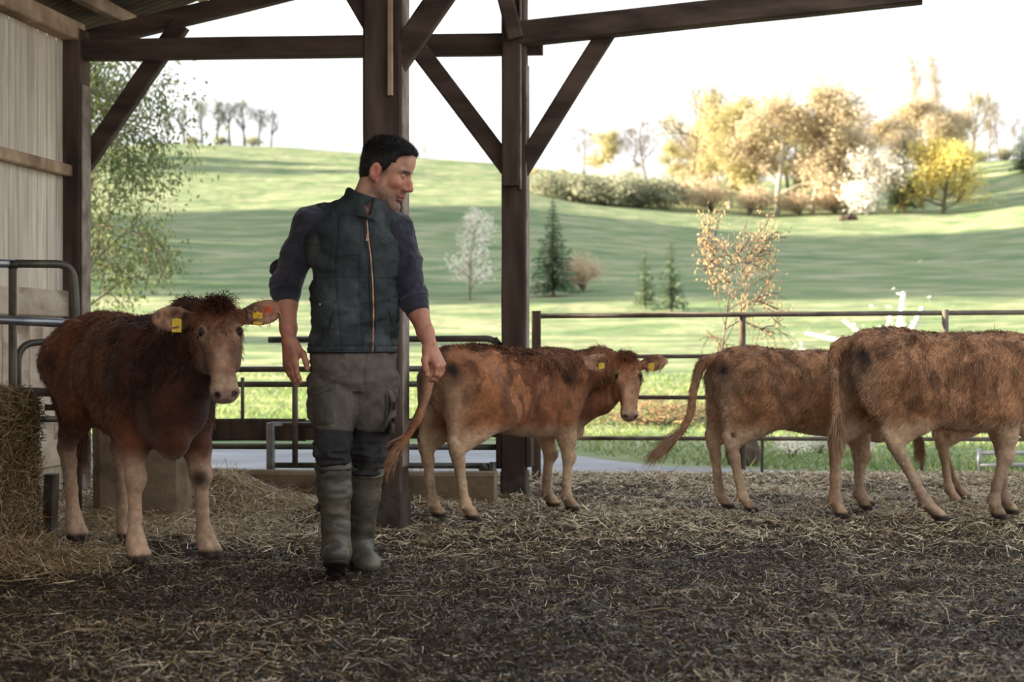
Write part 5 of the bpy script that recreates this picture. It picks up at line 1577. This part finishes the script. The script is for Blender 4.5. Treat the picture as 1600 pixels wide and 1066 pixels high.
    def tcol(P):
        c = np.repeat(np.array(lin(108, 98, 89))[None], len(P), 0)
        n = fbm(P*20, 4); c = mixc(c, np.array(lin(92, 84, 76)), sstep(-.3, .4, n))
        kz = m(0, 668)[2] + .02*vnoise(P*7)
        c = mixc(c, np.array(lin(50, 48, 48)), sstep(kz + .006, kz - .004, P[:, 2])*.95)
        c = mixc(c, np.array(lin(104, 95, 86)), sstep(.18, .4, fbm(P*16 + 5, 3))*.3)
        return c
    M['trouser'] = mat('worn grey canvas with black knees', (.85, .85, .85), (1.1, 1.1, 1.1), .88, 30, attr=True, spec=.15, bump=.0015, bscale=170)
    trz = m(0, 745)[2]
    trou = link('trousers', t.mesh('trousers', .0042, zmin=trz, color=tcol, post=lambda p: p - org), M['trouser'], root)
    tf = t
    def on_leg(px, py, out=.003):
        ys = np.linspace(-.40, .3, 600); P = np.array([m(px, py, y) for y in ys]); i = np.argmax(tf(P) < 0)
        return P[i] + np.array((0, -out, 0)) - org
    # cargo pockets
    def patch_on(pts, nu, nv, out, nm, mt, thick=.007):
        """quilted panel lying on the trouser surface between four corner pixels"""
        (a, b, c, d) = [np.array(p, float) for p in pts]; g = []
        for j in range(nv+1):
            for i in range(nu+1):
                u, w = i/nu, j/nv; px = (a*(1-u)+b*u)*(1-w) + (d*(1-u)+c*u)*w
                edge = min(u, 1-u, w, 1-w) > 0
                g.append(on_leg(px[0], px[1], out if edge else -.004) + (0, 0, 0))
        g = np.array(g)
        ix = (np.arange(nv)[:, None]*(nu+1) + np.arange(nu)[None]).ravel()
        return link(nm, mesh_np(nm, g, np.stack([ix, ix+1, ix+nu+2, ix+nu+1], 1), True, np.repeat(np.array([lin(84, 77, 70)]), len(g), 0), M['trouser']), None, trou)
    patch_on(((484, 603), (521, 611), (524, 664), (490, 668)), 12, 14, .009, 'cargo_pocket', None)
    patch_on(((482, 612), (520, 596), (522, 610), (484, 622)), 12, 5, .015, 'pocket_flap', None)
    patch_on(((601, 612), (619, 606), (616, 676), (600, 682)), 7, 14, .010, 'cargo_pocket', None)
    fl = [on_leg(612, 610, .006), on_leg(613, 622, .02), on_leg(614, 640, .028), on_leg(607, 660, .026), on_leg(602, 676, .014)]
    fl[1] += (.012, 0, 0); fl[2] += (.014, 0, 0); fl[3] += (.012, 0, 0)
    sp = smooth_path(fl, 20); vs = []
    for p in sp: vs += [p, p + (-.022, -.010, .004), p + (-.022, -.004, .004), p + (0, .006, 0)]
    fs = []
    for i in range(19):
        for k in range(4): fs.append((i*4+k, i*4+(k+1) % 4, i*4+4+(k+1) % 4, i*4+4+k))
    link('pocket_flap', mesh_np('pocket_flap', np.array(vs), np.array(fs), True, np.repeat(np.array([lin(102, 94, 86)]), len(vs), 0), M['trouser']), None, trou)

    # ---------- boots
    for k_, a_, toe, s, lab, bt in ((knR, anR, m(524, 884, -.32), -1, 'r', 731), (knL, anL, m(577, 884, -.03), 1, 'l', 739)):
        b = Field(); tp = k_ + (a_-k_)*.20; tp = tp.copy()
        tz = m(0, bt, k_[1]-MAN_Y)[2]; u = unit(a_ - k_)
        top_c = k_ + u*((k_[2]-tz)/-u[2]) if abs(u[2]) > 0 else tp
        b.chain([top_c + u*-.01, top_c + u*.10, a_ + u*-.10, a_ + u*-.02], [.0745, .069, .057, .053], k=.02)
        td = unit((toe - a_)*np.array((1, 1, 0)))
        lift = .0
        heel = a_ + np.array((0, 0, -.045)) - td*.035
        if s < 0: dn = unit(toe - heel + (0, 0, .045))
        else: dn = unit(toe - heel)
        sdv = unit(np.cross(up, dn)); nup = np.cross(dn, sdv)
        b.cone(a_ + u*-.03, heel + nup*.01, .054, .050, k=.03)
        b.cone(a_ + dn*.02 + (0, 0, -.012), heel + dn*.165 + nup*.012, .050, .046, k=.04)
        b.ell(heel + dn*.185 + nup*.006, (.068, .050, .040), (dn, sdv, nup), k=.03)
        b.ell(top_c, (.010, .078, .078), unitrows(u, (1, 0, 0)), k=.006)
        b.func(fold(3 + s, .0035, (10, 10, 26)), (-5, 0, 0), (5, 20, 3), 0, 'd')
        b.cone(top_c - u*.05, top_c + u*.012, .068, .067, k=.004, op='s')
        bo = link('boot', b.mesh('boot', .004, post=lambda p: p - org, zmin=-.02), M['boot'], root)
        sf = Field()
        sf.ell(heel + dn*.175 - nup*.030, (.080, .054, .017), (dn, sdv, nup), k=.02)
        sf.ell(heel + dn*.085 - nup*.028, (.09, .040, .014), (dn, sdv, nup), k=.02)
        sf.ell(heel + dn*.005 - nup*.036, (.050, .046, .026), (dn, sdv, nup), k=.015)
        for j in range(9):                                    # lugs
            c = heel + dn*(.235 - .028*j) - nup*.056
            sf.cone(c - sdv*.06, c + sdv*.06, .0085, .0085, k=.003, op='s')
        link('sole', sf.mesh('sole', .0035, post=lambda p: p - org, zmin=-.03), M['sole'], bo)
        if s < 0:
            for t_, w_ in ((.065, .035), (.165, .020)):
                c = top_c + u*t_ + np.array((-.070, -.01, 0)) - org
                sh = Shape(); sh.bar(c + (0, -.02, .008), c + (0, .03, -.006), .028, .012, up=(1, 0, 0), bev=.004); sh.build('strap', M['sole'], bo)
                f3 = Field(); f3.ell(c + (-.008, -.012, .004), (.007, .009, .009)); link('buckle', f3.mesh('buckle', .002), M['screw'], bo)

    # ---------- hair
    cap = Field()
    cap.ell(hp(-.010, 0, .056), np.array((.104, .0815, .090))*sc, H, k=.02); cap.ell(hp(.030, 0, .085), np.array((.078, .070, .052))*sc, H, k=.03)
    cap.ell(hp(-.052, 0, -.004), np.array((.050, .066, .060))*sc, H, k=.03)
    def hairline(P):
        q = ((P - hc) @ H.T)/sc; x, y, z = q.T
        face = .062 + .035*sstep(.085, .115, z) - .012*sstep(.03, .07, np.abs(y))          # forehead edge
        side = np.where(z < .055, .018 + .02*sstep(.0, .05, z), face)                       # sideburn edge
        lowc = np.where(x > -.030, -.012, -.012 - .55*np.clip(-x - .030, 0, .05)); lowc = np.where((x > -.034) & (x < .008), .030, lowc)
        return np.minimum(-(x - side), (z - lowc)) + .003*vnoise(P*150)
    cap.func(lambda P: hairline(P), hc - .25, hc + .25, .004, 's2')
    cap.p[-1] = (lambda P: hairline(P), hc - .25, hc + .25, .004, 'i')
    base_call = cap.__call__
    u_only = Field(); u_only.p = cap.p[:-1]
    def capf(P): return np.maximum(u_only(P), -hairline(P))
    cf = Field(); cf.func(capf, hc - .16, hc + .20, 0)
    hb = np.array(lin(30, 27, 26)); hg = np.array(lin(86, 80, 76))
    def hcol(P):
        n = fbm(P*60, 2); return mixc(np.repeat(hb[None], len(P), 0), hg, sstep(.1, .6, n)*.4)
    hm = cf.mesh('hair', .0035, color=hcol, post=lambda p: p - org)
    hair = link('hair', hm, M['hair'], root)
    n = 26000; p, nn, c = sample_surface(hm, n, lambda P, N: ((N @ hx < .97) | (P[:, 2] > 1.72)).astype(float) + .01)
    q = ((p + org - hc) @ H.T)/sc; topw = sstep(.06, .12, q[:, 2])
    fl = hx*.5 + hl*RNG.normal(0, .5, (n, 1)) + up*(.2*topw - .8*(1-topw))[:, None] + RNG.normal(0, .3, (n, 3))
    nn2 = nn
    L = .008 + .020*topw*RNG.uniform(.5, 1.3, n)
    vv, fc, cc = ribbons(p, nn2, fl, L, RNG.uniform(.0008, .0016, n), mixc(np.repeat(hb[None], n, 0), hg, RNG.uniform(0, 1, n)**3*.8), curl=.3, lift=.9, droop=-.1)
    hs = link('hair_strands', mesh_np('hair_strands', vv, fc, False, cc), M['hair'], hair); tag(hs, kind='stuff')
    return root


def torso_st(g, vest=False):
    """stations (z, forward, back, half width, shift to his left)"""
    Z = lambda py: m(0, py)[2]
    st = [(Z(600), .105, -.105, .165, 0), (Z(575), .112, -.112, .176, 0), (Z(553), .120, -.115, .190, 0), (Z(520), .128, -.115, .187, 0), (Z(480), .132, -.115, .184, 0), (Z(440), .134, -.120, .188, 0), (Z(400), .132, -.125, .192, .002),
          (Z(365), .118, -.122, .188, .006), (Z(345), .098, -.112, .165, .010), (Z(330), .075, -.098, .125, .018), (Z(318), .06, -.085, .085, .026)]
    return [(a, b+g, c-g, d+g, e) for a, b, c, d, e in st]


PERSON = man()
